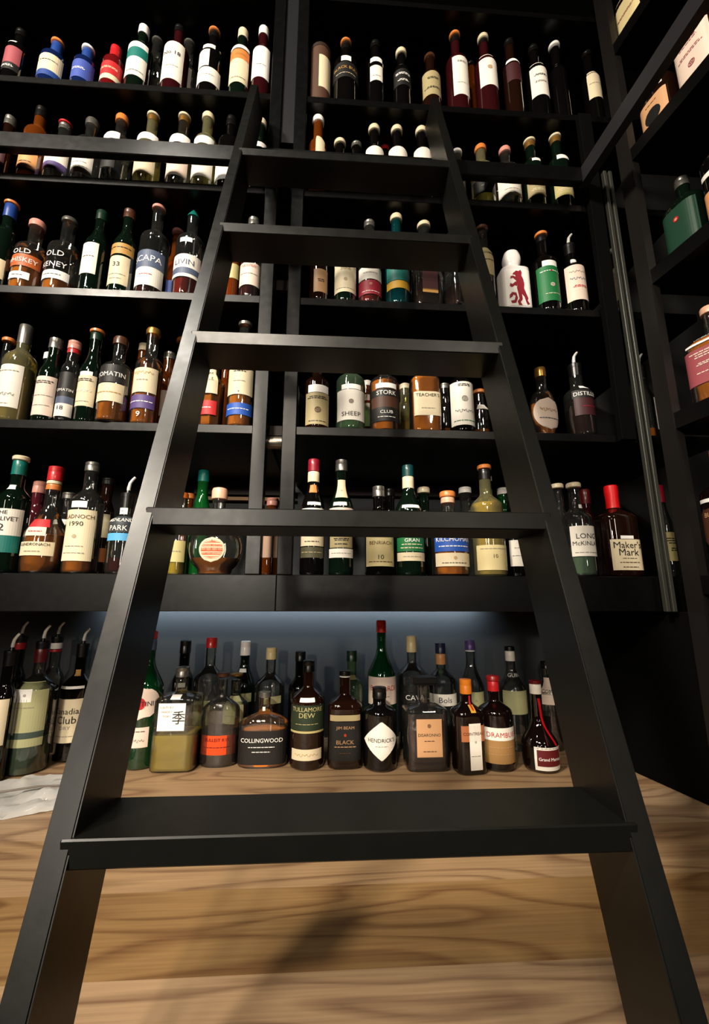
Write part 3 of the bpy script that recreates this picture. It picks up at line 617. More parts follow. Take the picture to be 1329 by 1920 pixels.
('whisky_bottle',0.4901,0.9843,2.0761,0.2045,0.0383,0,'ceram','W','','',[(0.0126,0.1244,'W',62,0,[('LION',0.5,1,'crim')])],'white ceramic bottle painted with a red rampant lion'),
('whisky_bottle',0.5789,0.9781,2.0761,0.2639,0.0321,0,'std','blk','','cork:org:12;cps:k:20',[(0.1338,0.1505,'W',38,0,[]),(0.0275,0.1338,'grn',70,0,[('@',0.45,9,'pkw'),('*',0.85,5,'red'),('#',0.85,5,'W'),('#',0.2,4,'cr')])],'black bottle with green label and pale crest,right third shelf'),
('whisky_bottle',0.6555,0.9762,2.0761,0.2668,0.0302,0,'std','blk','','pour:gr:30',[(0.158,0.1716,'W',36,0,[]),(0.0342,0.1412,'pkw',70,0,[('~',0.8,8,'k'),('~',0.6,12,'slate'),('#',0.38,6,'red')])],'bottle with silver pourer and pale pink label showing a bird'),
('whisky_bottle',0.795,0.99,2.0761,0.2347,0.0221,0,'std','clr','','cork:W:14',[(0.0609,0.1678,'cr',66,0,[('#',0.6,8,'olv'),('#',0.3,6,'g')])],'clear bottle with cream green label seen through the corner gap,third shelf'),
('whisky_bottle',-0.8267,1.03,1.7314,0.2567,0.016,0,'std','clr','','cork:org:12',[],'bottle cut by the left edge with only an orange cap showing,second shelf'),
('whisky_bottle',-0.7496,0.9791,1.7314,0.2593,0.0331,0,'std','ygl','y.7','cps:gr:52',[(0.0321,0.139,'wh',58,-6,[('#',0.85,4,'g'),('~',0.3,14,'g'),('#',0.08,4,'g')])],'big pale yellow bottle with grey foil neck and tall white label,second shelf'),
('whisky_bottle',-0.747,1.07,1.7314,0.2416,0.0211,0,'std','dgr','','scr:W:20',[],'bottle with small white cap standing behind the big pale yellow bottle'),
('whisky_bottle',-0.669,0.9716,1.7314,0.2213,0.0256,0,'tall','dgr','','scr:gr:28',[(0.0144,0.1113,'pkw',64,0,[('#',0.85,7,'k'),('#',0.5,4,'g'),('#',0.25,4,'g')])],'slim dark bottle with faded pinkish label,second shelf left'),
('whisky_bottle',-0.6216,0.9665,1.7314,0.2129,0.0205,0,'std','clr','','scr:pnk:22;cps:red:12',[(0.0938,0.1236,'dk',70,0,[]),(0.0616,0.0938,'dk',72,0,[('TOMATIN',0.5,11,'W')]),(0.0444,0.0616,'slate',70,0,[]),(0.0128,0.0444,'wh',70,0,[('18',0.65,10,'k')])],'narrow bottle with black lettered band and white label marked 18'),
('whisky_bottle',-0.5756,0.9704,1.7314,0.249,0.0244,0,'tall','dgr','','cork:org:10;cps:dgr:20',[(0.117,0.1266,'W',35,0,[]),(0.0391,0.117,'cr',62,-4,[('#',0.85,7,'k'),('~',0.5,14,'wh'),('#',0.15,4,'g')])],'dark green bottle with orange cork and cream label,second shelf'),
('whisky_bottle',-0.5148,0.966,1.7314,0.2285,0.034,0,'std','clr','a.38','cork:brn:24',[(0.0946,0.1392,'dk',74,0,[('TOMATIN',0.45,13,'W')]),(0.0467,0.0919,'cr',64,-4,[('#',0.5,5,'gold')])],'amber bottle with white lettering on black above a cream label,overhanging the shelf edge'),
('whisky_bottle',-0.5062,1.07,1.7314,0.2781,0.0257,0,'std','amb','a.8','scr:cr:22',[],'amber bottle with ringed cap in the second row of the second shelf'),
('whisky_bottle',-0.4451,0.978,1.7314,0.2633,0.0317,0,'std','clr','a.7','cork:gold:20',[(0.0785,0.1417,'cr',64,-3,[('~',0.8,12,'gold'),('#',0.5,5,'g')]),(0.0382,0.0718,'pur',62,-3,[('9',-0.45,13,'W'),('#',0.5,5,'W')])],'amber bottle with cream label over a purple band,second shelf'),
('whisky_bottle',-0.4201,1.0274,1.7314,0.2288,0.0219,0,'std','amb','a.7','scr:gr:20',[(0.0458,0.1144,'pkw',60,0,[])],"amber bottle with grey cap half behind the ladder's left rail"),
('whisky_bottle',-0.407,1.0685,1.7314,0.3,0.0198,0,'std','clr','','cork:org:14',[],"orange capped bottle hidden behind the ladder's left rail,second shelf"),
('whisky_bottle',-0.2898,0.9744,1.7314,0.1936,0.0284,-12,'hex','clr','a.75','cork:gr:16',[(0.0804,0.1497,'cr',52,0,[('line',0.86,12,'k'),('#',0.5,4,'g')]),(0.0263,0.0614,'red',52,0,[('#',0.5,5,'W')])],'faceted amber bottle with cream label above a red one,left of the dark post'),
('whisky_bottle',-0.289,1.08,1.7314,0.2529,0.0166,0,'std','amb','a.9','scr:k:16',[],'thin strip of an amber bottle behind two bottles near the dark post'),
('whisky_bottle',-0.2207,0.9776,1.7314,0.2911,0.0316,0,'std','clr','a.8','cork:gr:12',[(0.0801,0.1496,'cr',66,0,[('#',0.9,8,'k'),('#',0.5,4,'g'),('*',0.1,3,'k')]),(0.0284,0.0582,'blu3',70,0,[('#',0.5,5,'W')])],'amber bottle with cream label above a bright blue band,beside the dark post'),
('whisky_bottle',-0.0358,0.9774,1.7314,0.1996,0.0314,0,'std','brn','','scr:k:20',[(0.0914,0.111,'W',50,10,[]),(0.0092,0.0901,'olv',60,6,[('#',0.85,7,'k'),('@',0.45,12,'brn'),('#',0.1,4,'k')])],'brown bottle with ornate beige label in half shadow,right second shelf'),
('whisky_bottle',0.0473,0.9817,1.7314,0.2175,0.0357,0,'std','ggl','g.2','scr:gr:24',[(0.1027,0.1154,'W',40,0,[]),(0.0225,0.1013,'wh',66,0,[('SHEEP',0.2,11,'k'),('@',0.6,9,'brn')])],'pale green bottle with white label showing a sheep,right second shelf'),
('whisky_bottle',0.0972,1.08,1.7314,0.196,0.0189,0,'std','amb','a.6','scr:W:16',[(0.0561,0.1518,'pkw',60,0,[])],'pinkish labelled bottle behind the sheep bottle'),
('whisky_bottle',0.1326,0.9832,1.7314,0.2158,0.0372,0,'std','clr','a.8','scr:gr:20',[(0.1084,0.1212,'W',42,0,[]),(0.0858,0.1056,'dk',64,0,[('STORK',0.5,11,'W')]),(0.0579,0.0858,'brn',64,0,[]),(0.0221,0.0579,'dk',64,0,[('CLUB',0.65,8,'W'),('#',0.3,4,'W')])],'amber bottle with a banded black,brown and white label,right second shelf'),
('whisky_bottle',0.205,1.09,1.7314,0.1955,0.025,0,'std','ygl','y.5','scr:cr:16',[],'yellow bottle in the second row between two amber bottles'),
('whisky_bottle',0.2352,0.9844,1.7314,0.2268,0.0384,0,'sqr','clr','a.95','scr:gr:20',[(0.0415,0.1047,'cr',60,0,[("TEACHER'S",0.85,9,'k'),('#',0.3,4,'g')])],'square-shouldered bright amber bottle with a cream label,right second shelf'),
('whisky_bottle',0.3177,1.09,1.7314,0.1993,0.0219,0,'std','clr','a.4','scr:gr:16',[],'clear bottle in the second row beside the square-shouldered amber bottle'),
('whisky_bottle',0.3252,0.976,1.7314,0.2129,0.03,0,'std','blk','','scr:k:24',[(0.0174,0.1316,'wh',74,0,[('@',0.6,12,'g'),('#',0.92,6,'k'),('~',0.32,12,'k'),('#',0.1,5,'grn')])],'black bottle wrapped in a tall white label with a bird drawing'),
('whisky_bottle',0.3969,1.04,1.7314,0.1577,0.0234,0,'std','clr','a.35','cork:org:12',[(0.0946,0.1104,'wh',40,0,[])],"small clear bottle with a little amber drink by the ladder's right rail"),
('whisky_bottle',0.5417,0.984,1.7314,0.1954,0.038,12,'oval','clr','a.6','cps:gold:26',[(0.0191,0.1044,'pkwO',0,0,[('~',0.62,14,'tan'),('#',0.35,5,'slate')])],'round flask with gold cap and large oval pale label,right second shelf'),
('whisky_bottle',0.6342,0.9806,1.7314,0.2452,0.0346,5,'wide','clr','d.5','pour:gr:34',[(0.1261,0.1379,'W',36,10,[]),(0.0984,0.1203,'dk',60,0,[('DISTILLER',0.5,11,'W')]),(0.0525,0.0984,'dkr',60,5,[('#',0.5,5,'crim')])],'dark square-shouldered bottle with silver pourer,right second shelf'),
('whisky_bottle',0.8201,0.99,1.7314,0.2522,0.0239,0,'tall','clr','a.2','pour:gr:30',[(0.0274,0.1155,'W',14,30,[])],'clear bottle with pourer in the corner gap of the second shelf'),
('whisky_bottle',-0.7089,0.9777,1.3877,0.2677,0.0317,0,'std','dgr','','cork:cr:12;cps:teal:34',[(0.1858,0.1967,'W',30,0,[]),(0.0806,0.1391,'wh',76,0,[('THE',0.86,8,'k'),('GLENLIVET',0.62,12,'k'),('12',0.3,15,'k')]),(0.0439,0.0806,'teal',76,0,[('@',0.7,8,'brn')])],'dark green bottle with white over teal label numbered 12,far left of the lowest shelf'),
('whisky_bottle',-0.6347,0.9881,1.3877,0.2467,0.0421,0,'bulb','clr','a.45','scr:red:34;cps:cr:8;cps:org:14',[(0.0803,0.1001,'pkw',30,0,[('#',0.5,5,'red')]),(0.1001,0.1189,'red',34,4,[]),(0.0377,0.0676,'cr',56,0,[('GLENDRONACH',0.8,6,'k'),('#',0.3,5,'g')])],'round shouldered bottle with red cap and low cream label,lowest shelf'),
('whisky_bottle',-0.72,1.07,1.3877,0.2329,0.0218,0,'std','rose','','scr:pnk:30',[],'pink capped bottle in the second row behind the red capped bottle'),
('whisky_bottle',-0.6533,1.08,1.3877,0.2079,0.025,0,'std','clr','','scr:gr:16',[(0.1247,0.1372,'W',50,0,[])],'clear bottle in the second row between two large bottles,lowest shelf'),
('whisky_bottle',-0.5503,0.9803,1.3877,0.2566,0.0343,0,'std','clr','a.2','scr:gr:22',[(0.1438,0.1582,'W',28,0,[]),(0.0269,0.139,'cr',64,0,[('BLADNOCH',0.86,9,'brn'),('1990',0.72,10,'k'),('@',0.47,7,'olv'),('#',0.28,4,'g'),('#',0.15,4,'g')])],'clear bottle with tall cream label dated 1990,lowest shelf'),
('whisky_bottle',-0.5461,1.05,1.3877,0.2385,0.0216,0,'std','brn','','scr:k:16',[(0.0896,0.146,'cr',60,0,[]),(0.032,0.0644,'org',60,0,[])],'narrow bottle with small orange label in the second row'),
('whisky_bottle',-0.4613,0.9762,1.3877,0.2225,0.0302,0,'std','clr','w.25','pour:k:30',[(0.1329,0.1474,'W',36,0,[('#',0.5,3,'k')]),(0.0902,0.127,'slated',66,0,[('HIGHLAND',0.75,10,'wh'),('PARK',0.25,11,'wh')]),(0.0714,0.0878,'sky',68,0,[])],'clear bottle with white letters over a sky blue band,against the ladder'),
('whisky_bottle',-0.3621,1.04,1.3877,0.2025,0.0238,0,'std','clr','y.4','scr:amb:14',[(0.0321,0.0821,'ylo',60,0,[('#',0.5,5,'g')])],'small clear bottle with yellow-green label inside the ladder,lowest shelf'),
('whisky_bottle',-0.3244,1.0749,1.3877,0.2712,0.0258,0,'tall','grn','','cps:teal:30',[],'tall plain green bottle standing behind the round decanter'),
('whisky_bottle',-0.2636,1.0081,1.3877,0.2092,0.0621,0,'decanter','clr','a.25','cork:corkp:34',[(0.0282,0.0847,'ringO',0,0,[]),(0.0324,0.0805,'discO',0,0,[])],'round clear decanter with tall cork and orange disc label'),
('whisky_bottle',-0.3711,1.12,1.3877,0.2214,0.0169,0,'std','amb','a.8','scr:org:14',[],'slim amber bottle left of the tall green bottle'),
('whisky_bottle',-0.1431,1.05,1.3877,0.1951,0.027,0,'std','amb','a.4','scr:pnk:20',[(0.0445,0.1559,'pkt',60,0,[('#',0.85,6,'brn'),('#',0.6,5,'brn')])],'pink labelled bottle seen through the gap between the two posts'),
('whisky_bottle',-0.0395,0.9739,1.3877,0.2724,0.0279,0,'tall','blk','','cps:crim:30;cps:cr:26',[(0.1885,0.2075,'org',30,0,[]),(0.1573,0.1647,'W',34,8,[]),(0.1228,0.1498,'wh',70,0,[]),(0.0636,0.0888,'cr',66,0,[('#',0.4,4,'k')]),(0.0375,0.0612,'olvd',66,0,[('#',0.5,5,'olv')])],'dark wine style bottle with crimson neck foil,right lowest shelf'),
('whisky_bottle',0.0262,0.9747,1.3877,0.2729,0.0287,0,'tall','dgr','','scr:gr:28',[(0.1771,0.2215,'cr',40,0,[('@',0.4,3,'gold')]),(0.1571,0.1658,'W',34,-8,[]),(0.1236,0.1521,'pkw',70,0,[]),(0.0606,0.0871,'olv',60,0,[('#',0.7,6,'k'),('#',0.3,5,'k')]),(0.038,0.0582,'wh',66,0,[('#',0.5,3,'g')])],'dark green bottle with grey cap and several small labels,right lowest shelf'),
('whisky_bottle',0.1152,0.9793,1.3877,0.211,0.0333,0,'std','blk','','scr:gr:26',[(0.0197,0.0869,'crO',68,0,[('BENRIACH',0.78,8,'brn'),('10',0.3,10,'k'),('#',0.15,4,'brn')])],'black bottle with broad pale yellow label,right lowest shelf'),
('whisky_bottle',0.1863,0.9793,1.3877,0.2645,0.0333,0,'tall','dgr','','cps:teald:28;cps:cr:30',[(0.1545,0.1621,'W',40,0,[]),(0.1258,0.1445,'pkw',70,0,[]),(0.0537,0.0852,'grn',68,0,[('GRAN',0.8,8,'W'),('#',0.5,5,'cr'),('#',0.25,5,'cr')]),(0.0321,0.0512,'cr',68,0,[('#',0.5,3,'g')])],'bottle with teal foil and green over white label,right lowest shelf'),
('whisky_bottle',0.2835,0.9892,1.3877,0.2048,0.0432,0,'wide','clr','a.55','cork:org:16;cps:corkp:14',[(0.1372,0.1448,'W',34,0,[]),(0.0546,0.0937,'blu3',66,0,[('KILCHOMAN',0.72,11,'wh'),('#',0.3,5,'W')]),(0.0209,0.0509,'cr',64,0,[('@',0.62,6,'gold'),('#',0.25,4,'k')])],'clear bottle with bright blue label over a cream one and orange cork stopper'),
('whisky_bottle',0.3765,0.9836,1.3877,0.2715,0.0376,0,'std','ygl','y.85','cork:org:12;cps:dk:26',[(0.013,0.07,'crO',68,0,[('#',0.85,4,'g'),('10',0.55,8,'brn')])],'pale yellow bottle with orange topped cap and wide cream label'),
('whisky_bottle',0.4135,1.07,1.3877,0.2692,0.0241,0,'tall','dgr','','scr:W:14',[],'dark bottle with silver cap in the second row beside the orange topped cap'),
('whisky_bottle',0.4606,1.08,1.3877,0.2401,0.0229,0,'std','grn','','scr:W:18',[],'bright green bottle with silver cap in the second row by the ladder'),
('whisky_bottle',0.4474,1.0,1.3877,0.2064,0.0243,0,'std','blk','','scr:k:20',[(0.0242,0.0858,'wh',56,0,[('#',0.7,4,'g'),('#',0.4,4,'g')])],"dark bottle with small white label against the ladder's right rail"),
('whisky_bottle',0.3574,1.08,1.3877,0.2399,0.0245,0,'cut','clr','','scr:W:16',[],'cut glass clear bottle in the second row behind the blue-labelled bottle'),
('whisky_bottle',0.2482,1.09,1.3877,0.2421,0.0251,0,'std','dgr','','cork:cr:18',[(0.1501,0.1695,'W',50,0,[])],'dark bottle with cream stopper in the second row beside the teal foil'),
('whisky_bottle',0.156,1.09,1.3877,0.2345,0.0252,0,'std','blk','','scr:k:20',[],'plain black bottle in the second row behind the pale yellow label'),
('whisky_bottle',0.5845,1.0344,1.3877,0.2419,0.0209,0,'std','clr','','cork:cr:14',[],"clear bottle with cream cap mostly hidden by the ladder's right rail"),
('whisky_bottle',0.5958,0.9796,1.3877,0.2295,0.0333,0,'std','clr','g.4','cork:cr:14',[(0.1631,0.1722,'W',22,20,[]),(0.046,0.1171,'wh',62,0,[('LONG',0.66,12,'k'),('McKINLAY',0.42,13,'k'),('#',0.12,4,'g')])],'clear bottle with cream cap and large white label just right of the ladder'),
('whisky_bottle',0.6852,1.08,1.3877,0.2398,0.0231,0,'tall','wine','','cps:dkred:40',[],'bottle with dark red neck hidden behind the red waxed bottle'),
('whisky_bottle',0.6964,0.9881,1.3877,0.2255,0.0421,0,'sqr','brn','','wax:wred:58',[(0.088,0.0955,'W',22,0,[]),(0.0149,0.0867,'cr',62,0,[("Maker's",0.82,16,'k'),('Mark',0.58,16,'k'),('#',0.38,3,'brn'),('#',0.25,4,'brn'),('#',0.1,4,'brn')])],'square brown bottle with bright red wax neck and cream label,lowest shelf'),
('whisky_bottle',0.8107,0.98,1.3877,0.2254,0.0207,0,'tall','clr','','cps:crim:44',[(0.0377,0.1063,'ylo',50,10,[('#',0.7,9,'k'),('#',0.4,8,'k')])],'bottle with crimson neck in the corner gap of the lowest shelf'),
('whisky_bottle',-0.7584,1.12,0.93,0.3234,0.0228,0,'std','blk','','pour:k:28',[(0.0781,0.1775,'cr',60,0,[])],'dark bottle cut by the left edge of the photo,on the wooden worktop'),
('liquor_bottle',-0.8607,1.3,0.93,0.343,0.0238,0,'std','dgr','','pour:W:32;cps:red:24',[],'dark bottle with red neck and metal pourer at the far left of the worktop'),
('liquor_bottle',-0.7285,1.1843,0.93,0.3391,0.046,0,'std','clr','g.35','pour:W:34;cps:dkred:40',[(0.1626,0.1914,'W',38,-16,[]),(0.0945,0.2059,'ylg',62,4,[('@',0.75,5,'g'),('#',0.5,4,'g')]),(0.0898,0.1626,'wh',22,-36,[('#',0.8,3,'g'),('#',0.5,3,'g')]),(0.0806,0.0945,'gd',66,0,[]),(0.0622,0.0806,'ylg',66,0,[])],'large clear spirit bottle with red neck and pourer on the worktop'),
('liquor_bottle',-0.7679,1.31,0.93,0.341,0.0275,0,'std','clr','','pour:W:32;cps:W:22;cps:red:8',[],'clear bottle with white and red neck behind the large spirit bottle'),
('whisky_bottle',-0.6707,1.2641,0.93,0.3258,0.0388,0,'std','blk','','pour:W:30',[(0.2046,0.2205,'gold',26,10,[]),(0.1755,0.1821,'W',50,0,[]),(0.046,0.1507,'cr',62,0,[('Canadian',0.72,17,'k'),('Club',0.52,18,'k'),('DRY',0.34,8,'g'),('#',0.15,4,'g')])],'black bottle with cream script label and pourer,left of the ladder on the worktop'),
('vermouth_bottle',-0.4655,1.2026,0.93,0.3237,0.0407,0,'tall','mgr','d.7','scr:red:20;cps:slate:28',[(0.1136,0.1905,'pkwO',0,0,[]),(0.1357,0.1655,'redO',0,0,[]),(0.1357,0.1655,'none',62,4,[('MARTINI',0.5,11,'k')]),(0.0508,0.0966,'pkw',40,0,[('#',0.8,4,'k'),('~',0.35,12,'g')])],'green vermouth bottle with round pale label and red disc,beside the ladder'),
('whisky_bottle',-0.3726,1.1855,0.93,0.2355,0.0526,0,'sqc','clr','y.45','scr:gr:24',[(0.1641,0.1727,'W',16,0,[]),(0.0932,0.1556,'W',38,-6,[]),(0.0932,0.1556,'none',24,-20,[('SUNTORY',0.85,5,'g'),('WHISKY',0.69,5,'g'),('TOKI',0.53,5,'g')]),(0.0932,0.1556,'none',26,13,[('季',0.48,30,'k')])],'square clear whisky bottle with white label bearing a brushed black character'),
('liquor_bottle',-0.4066,1.3,0.93,0.2907,0.0281,0,'std','blk','','scr:k:34',[(0.1686,0.1802,'W',30,0,[])],'tall black-necked bottle behind the square clear whisky bottle'),
('whisky_bottle',-0.2729,1.2019,0.93,0.2192,0.0472,0,'ovb','clr','o.35','cork:brn:12',[(0.1104,0.1749,'none',10,0,[]),(0.0283,0.0727,'orange',66,0,[('BULLEIT RYE',0.78,7,'dkred'),('#',0.4,4,'dkred')])],'clear oval bottle with a bright orange label low down,front row'),
('liquor_bottle',-0.3287,1.28,0.93,0.3009,0.0407,0,'std','clr','','scr:red:28',[(0.0792,0.1401,'ylg',34,-12,[('@',0.6,7,'g')])],'clear bottle with red and white cap behind the orange label'),
('liquor_bottle',-0.252,1.2713,0.93,0.2059,0.0349,0,'std','clr','','cork:gold:8',[(0.0824,0.1485,'ylg',50,0,[('@',0.7,6,'g'),('#',0.3,5,'g')])],'clear bottle with yellowish label right behind the orange-labelled bottle'),
('liquor_bottle',-0.2448,1.3427,0.93,0.2849,0.0348,0,'tall','dgr','','scr:W:40',[(0.1988,0.2087,'W',34,-8,[]),(0.1208,0.1443,'ylg',50,0,[])],'dark green bottle with tall white cap in the back row'),
('liquor_bottle',-0.1615,1.29,0.93,0.2717,0.0411,0,'std','clr','d.6','scr:crO:32',[(0.1282,0.1472,'ylg',34,20,[])],'bottle with cream gold cap behind the black-labelled flask'),
('whisky_bottle',-0.1613,1.1957,0.93,0.172,0.0615,0,'flask','clr','a.62','scr:gr:14',[(0.1271,0.1369,'W',14,0,[]),(0.0081,0.0848,'dk',72,0,[('COLLINGWOOD',0.72,12,'W'),('#',0.52,4,'W'),('#',0.38,4,'W')])],'broad flask with amber whisky above a wide black label,front row of the worktop'),
('liquor_bottle',-0.0778,1.28,0.93,0.2621,0.031,0,'std','blk','','scr:k:26',[],'black capped dark bottle behind the green-labelled whiskey'),
('whisky_bottle',-0.0494,1.18,0.93,0.2501,0.043,0,'std','brn','a.8','scr:k:28',[(0.1551,0.1651,'W',26,0,[]),(0.0903,0.1477,'dgl',68,0,[('TULLAMORE',0.84,10,'ylo'),('DEW',0.6,11,'ylo'),('#',0.25,4,'olv')]),(0.0842,0.0891,'ylo',68,0,[]),(0.0234,0.0483,'cr',56,0,[('~',0.5,9,'gold')])],'tall dark whiskey bottle with green label over a small cream label'),
('liquor_bottle',0.068,1.28,0.93,0.2644,0.0344,0,'std','ggl','g.5','scr:dgr:30',[(0.1872,0.1984,'ylo',40,0,[])],'green bottle in the back row behind the black rectangular label'),
('whisky_bottle',0.0452,1.1788,0.93,0.2244,0.0434,0,'sqr','brn','a.6','scr:k:12;cps:clr:4',[(0.1101,0.1236,'olv',60,0,[]),(0.02,0.1076,'dk',64,0,[('JIM BEAM',0.84,9,'tan'),('@',0.66,5,'orange'),('BLACK',0.48,9,'tan'),('#',0.36,5,'tan'),('#',0.2,4,'brn')])],'squarish brown bottle with black label lettered in gold,front row of the worktop'),
('liquor_bottle',0.1537,1.28,0.93,0.3476,0.0405,0,'tall','mgr','','scr:redb:34',[(0.1242,0.1958,'pkwF',72,0,[('BACARDI',0.6,13,'red'),('#',0.3,4,'g')])],'tall green bottle with bright red cap,highest on the worktop'),
('gin_bottle',0.1328,1.1593,0.93,0.1864,0.0414,0,'apoth','blk','','scr:k:26',[(0.0267,0.1122,'wh<>',0,0,[("HENDRICK'S",0.52,9,'k'),('#',0.36,3,'g')])],'black apothecary style gin bottle with white diamond label'),
('liquor_bottle',0.2448,1.3,0.93,0.3023,0.0424,0,'std','clr','d.4','scr:crO:46',[(0.1526,0.1695,'dk',60,0,[]),(0.1275,0.1498,'dk',64,0,[('CAVA',0.5,13,'W')])],'bottle with tall cream cap behind the square liqueur bottle'),
('liqueur_bottle',0.2473,1.1576,0.93,0.2143,0.0531,0,'sqd','clr','l.6','sqcap:k:18',[(0.0335,0.1187,'tanl',36,2,[('@',0.82,7,'brn'),('DISARONNO',0.58,11,'dk'),('#',0.42,4,'brn'),('#',0.15,4,'brn')])],'square liqueur bottle with broad black stopper and tan label'),
('liqueur_bottle',0.3283,1.29,0.93,0.2831,0.0405,0,'std','clr','g.3','scr:navy:30;cps:orgl:30',[(0.1173,0.1478,'wh',68,0,[('Bols',0.5,14,'navy')])],'clear bottle with navy cap and orange neck label,back row'),
('liqueur_bottle',0.3465,1.1229,0.93,0.2101,0.0377,8,'sqr','dbr','','scr:orgc:34',[(0.1418,0.1731,'red',10,8,[]),(0.137,0.1526,'ylw',14,6,[]),(0.0733,0.1085,'copper',52,0,[('COINTREAU',0.5,9,'brn')]),(0.0113,0.1132,'wh',24,6,[('#',0.3,3,'g'),('@',0.6,4,'g')])],'dark square liqueur bottle with orange cap,copper band and tall white label'),
('liqueur_bottle',0.4198,1.3,0.93,0.2895,0.0329,0,'tall','clr','','scr:pur:28;cps:W:4',[(0.1041,0.1493,'ylg',60,0,[('@',0.5,5,'g')])],'slim clear bottle with purple cap in the back row'),
('liqueur_bottle',0.4259,1.1464,0.93,0.2152,0.0428,0,'std','dbr','','cork:redd:14;cps:red:24',[(0.0701,0.0987,'wh',66,0,[('DRAMBUIE',0.45,11,'red')]),(0.0185,0.0701,'bronze',60,0,[('#',0.7,5,'tan'),('#',0.4,5,'tan')])],'dark round liqueur bottle with red cap and white over bronze label'),
('liquor_bottle',0.5315,1.28,0.93,0.2728,0.0377,0,'tall','clr','','scr:k:12;cps:wh:28',[(0.1868,0.2039,'dk',60,0,[('GUIN',0.5,12,'W')]),(0.0947,0.1558,'ylg',66,0,[])],'clear bottle with white neck and black lettered collar,back row'),
('liqueur_bottle',0.5284,1.1277,0.93,0.2052,0.0432,0,'gm','dbr','','scr:dkred:8;cps:wh:24',[(0.0635,0.0847,'dkred',1,0,[]),(0.008,0.0589,'wh',52,8,[]),(0.0172,0.053,'dkred',44,8,[('Grand Marnier',0.45,8,'W')])],'round bellied dark liqueur bottle with a red ribbon'),
('liqueur_bottle',0.6319,1.27,0.93,0.2317,0.0337,0,'std','clr','d.5','scr:k:20',[(0.1198,0.1885,'pkwF',66,0,[('SOUTHERN',0.75,10,'k'),('COMFORT',0.5,10,'k')])],"clear bottle with pale lettered label,right end of the worktop's back row"),
('liqueur_bottle',0.8233,1.26,0.93,0.2735,0.0331,0,'tall','ylwg','','scr:k:30',[(0.2387,0.2532,'ylw',40,0,[])],'yellow bottle peeking out right of the ladder on the worktop'),
('liquor_bottle',-0.5882,1.28,0.93,0.3089,0.0334,0,'std','blk','','scr:k:30',[],"black bottle almost hidden behind the ladder's left rail on the worktop"),
]
for r in ROWS: bottle(*r)
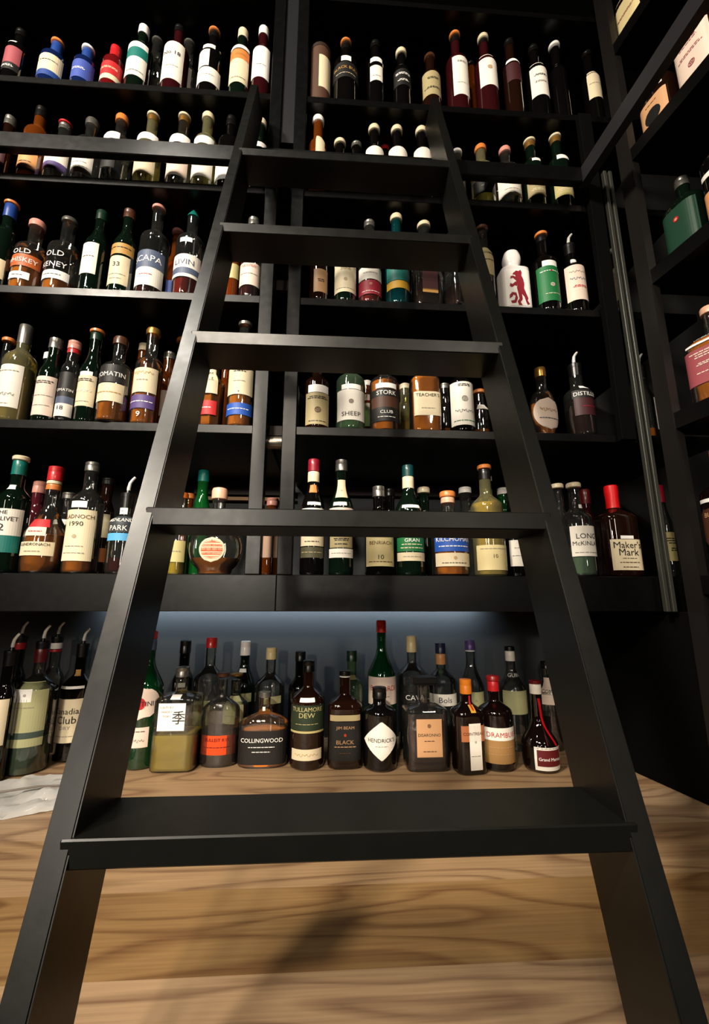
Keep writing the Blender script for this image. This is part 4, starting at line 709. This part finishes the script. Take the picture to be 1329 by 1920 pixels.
# bottles standing on the right-hand shelves, labels facing the room
RA = -81
SIDE = [
('whisky_bottle',.852,.812,EYE+.795,.225,.044,RA,'sqr','dgr','','scr:gr:26',[(.010,.155,'dgl2',70,0,[('*',.62,13,'red'),('*',.62,7,'pnk')]),(.160,.168,'W',40,-20,[])],'flat green bottle with a small red emblem, on the right-hand wall shelf'),
('whisky_bottle',.865,.715,EYE+.795,.275,.042,RA,'sqr','blk','','scr:k:30',[(.020,.095,'orgl',62,0,[('@',.5,16,'brn'),('#',.2,5,'brn')]),(.130,.142,'W',56,0,[])],'dark bottle with an orange label cut by the right edge of the photo'),
('whisky_bottle',.850,.822,EYE+1.165,.240,.043,RA,'sqr','brn','','scr:k:26',[(.008,.112,'tanl',60,0,[('*',.5,44,'dk'),('#',.86,4,'brn'),('#',.14,4,'brn')]),(.128,.138,'W',50,0,[])],'bottle with tan label bearing a black emblem, upper right-hand shelf'),
('whisky_bottle',.866,.716,EYE+1.165,.250,.046,RA,'sqr','brn','','scr:k:26',[(.008,.150,'pkw',64,0,[('#',.88,9,'rose'),('#',.66,8,'rose'),('@',.42,13,'rose'),('#',.14,6,'rose')])],'bottle with large pinkish label lettered in rose, upper right-hand shelf'),
('whisky_bottle',.880,.612,EYE+1.165,.250,.042,RA,'sqr','brn','','scr:k:26',[(.012,.130,'tan',64,0,[('#',.6,8,'brn')])],'bottle with brown label at the right edge beside the pinkish one'),
('whisky_bottle',.850,.850,EYE+1.53,.260,.042,RA,'sqr','brn','','scr:k:26',[(.006,.170,'crO',62,0,[('#',.6,7,'rose'),('#',.35,5,'brn')])],'bottle with cream label at the very top of the right-hand shelves'),
('whisky_bottle',.862,.815,EYE+.42,.245,.052,RA+12,'sqr','clr','a.9','cork:corkp:20',[(.052,.135,'rose',62,0,[('#',.82,9,'pkwF'),('#',.55,6,'pkwF'),('#',.3,5,'pkwF')]),(.145,.150,'W',50,0,[]),(.152,.172,'none',50,0,[('WHISKEY',.5,12,'W')])],'big clear flask of dark amber whiskey with rose label, right-hand shelf'),
('whisky_bottle',.862,.858,EYE+.055,.280,.044,RA+14,'std','dbr','','cps:rose:60',[(.060,.150,'brnO',0,0,[('BUCHER',.78,10,'tanl'),('@',.45,18,'tanl')]),(.158,.166,'W',50,0,[])],'dark bottle with round brown label and rose brown foil, lower right edge'),
]
for r in SIDE:
    e = bottle(*r); e['group'] = 'bottles on the right-hand wall shelves'

# ------------------------------------------------------------ plastic sheet and cables on the worktop, left
bm = bmesh.new(); nx, ny = 46, 26; g = []; rn_ = random.Random(3)
from mathutils import noise
for j in range(ny+1):
    row = []
    for i in range(nx+1):
        u, v = i/nx, j/ny; x = -.98+.46*u+.03*sin(v*5); y = .92+.16*v+.03*sin(u*6+1)+.10*u*(.6 if v > .5 else .3)
        p = Vector((x*9, y*11, 2.3)); z = .0015+.022*abs(noise.noise(p*1.5))+.016*abs(noise.noise(p*3.1))
        if i in (0, nx) or j in (0, ny): z *= .3
        row.append(bm.verts.new((x, y, ZC+z)))
    g.append(row)
for j in range(ny):
    for i in range(nx): bm.faces.new((g[j][i], g[j][i+1], g[j+1][i+1], g[j+1][i]))
PL = thin_glass('clear_plastic_film', '#e8e6e2', .42, .12)
tag(finish('plastic_sheet', bm, PL, smooth=True), 'crumpled clear plastic sheet lying on the worktop at the far left', 'plastic sheet')
CB = pmat('grey_cable', '#6a6258', .5)
bm = bmesh.new(); tube(bm, [(-1.0, .99, ZC+.019), (-.85, .97, ZC+.022), (-.70, .985, ZC+.022), (-.60, 1.03, ZC+.021), (-.56, 1.055, ZC+.012), (-.52, 1.07, ZC+.004)], .0022, 8)
tag(finish('cable', bm, CB, smooth=True), 'thin grey cable crossing the plastic sheet on the worktop', 'cable')
bm = bmesh.new(); tube(bm, [(-.84, 1.16, ZC+.03), (-.78, 1.13, ZC+.03), (-.742, 1.07, ZC+.028), (-.735, 1.01, ZC+.026), (-.76, .94, ZC+.022), (-.83, .89, ZC+.004)], .002, 8)
tag(finish('cable', bm, CB, smooth=True), 'thin looping cable beside the large clear spirit bottle', 'cable')
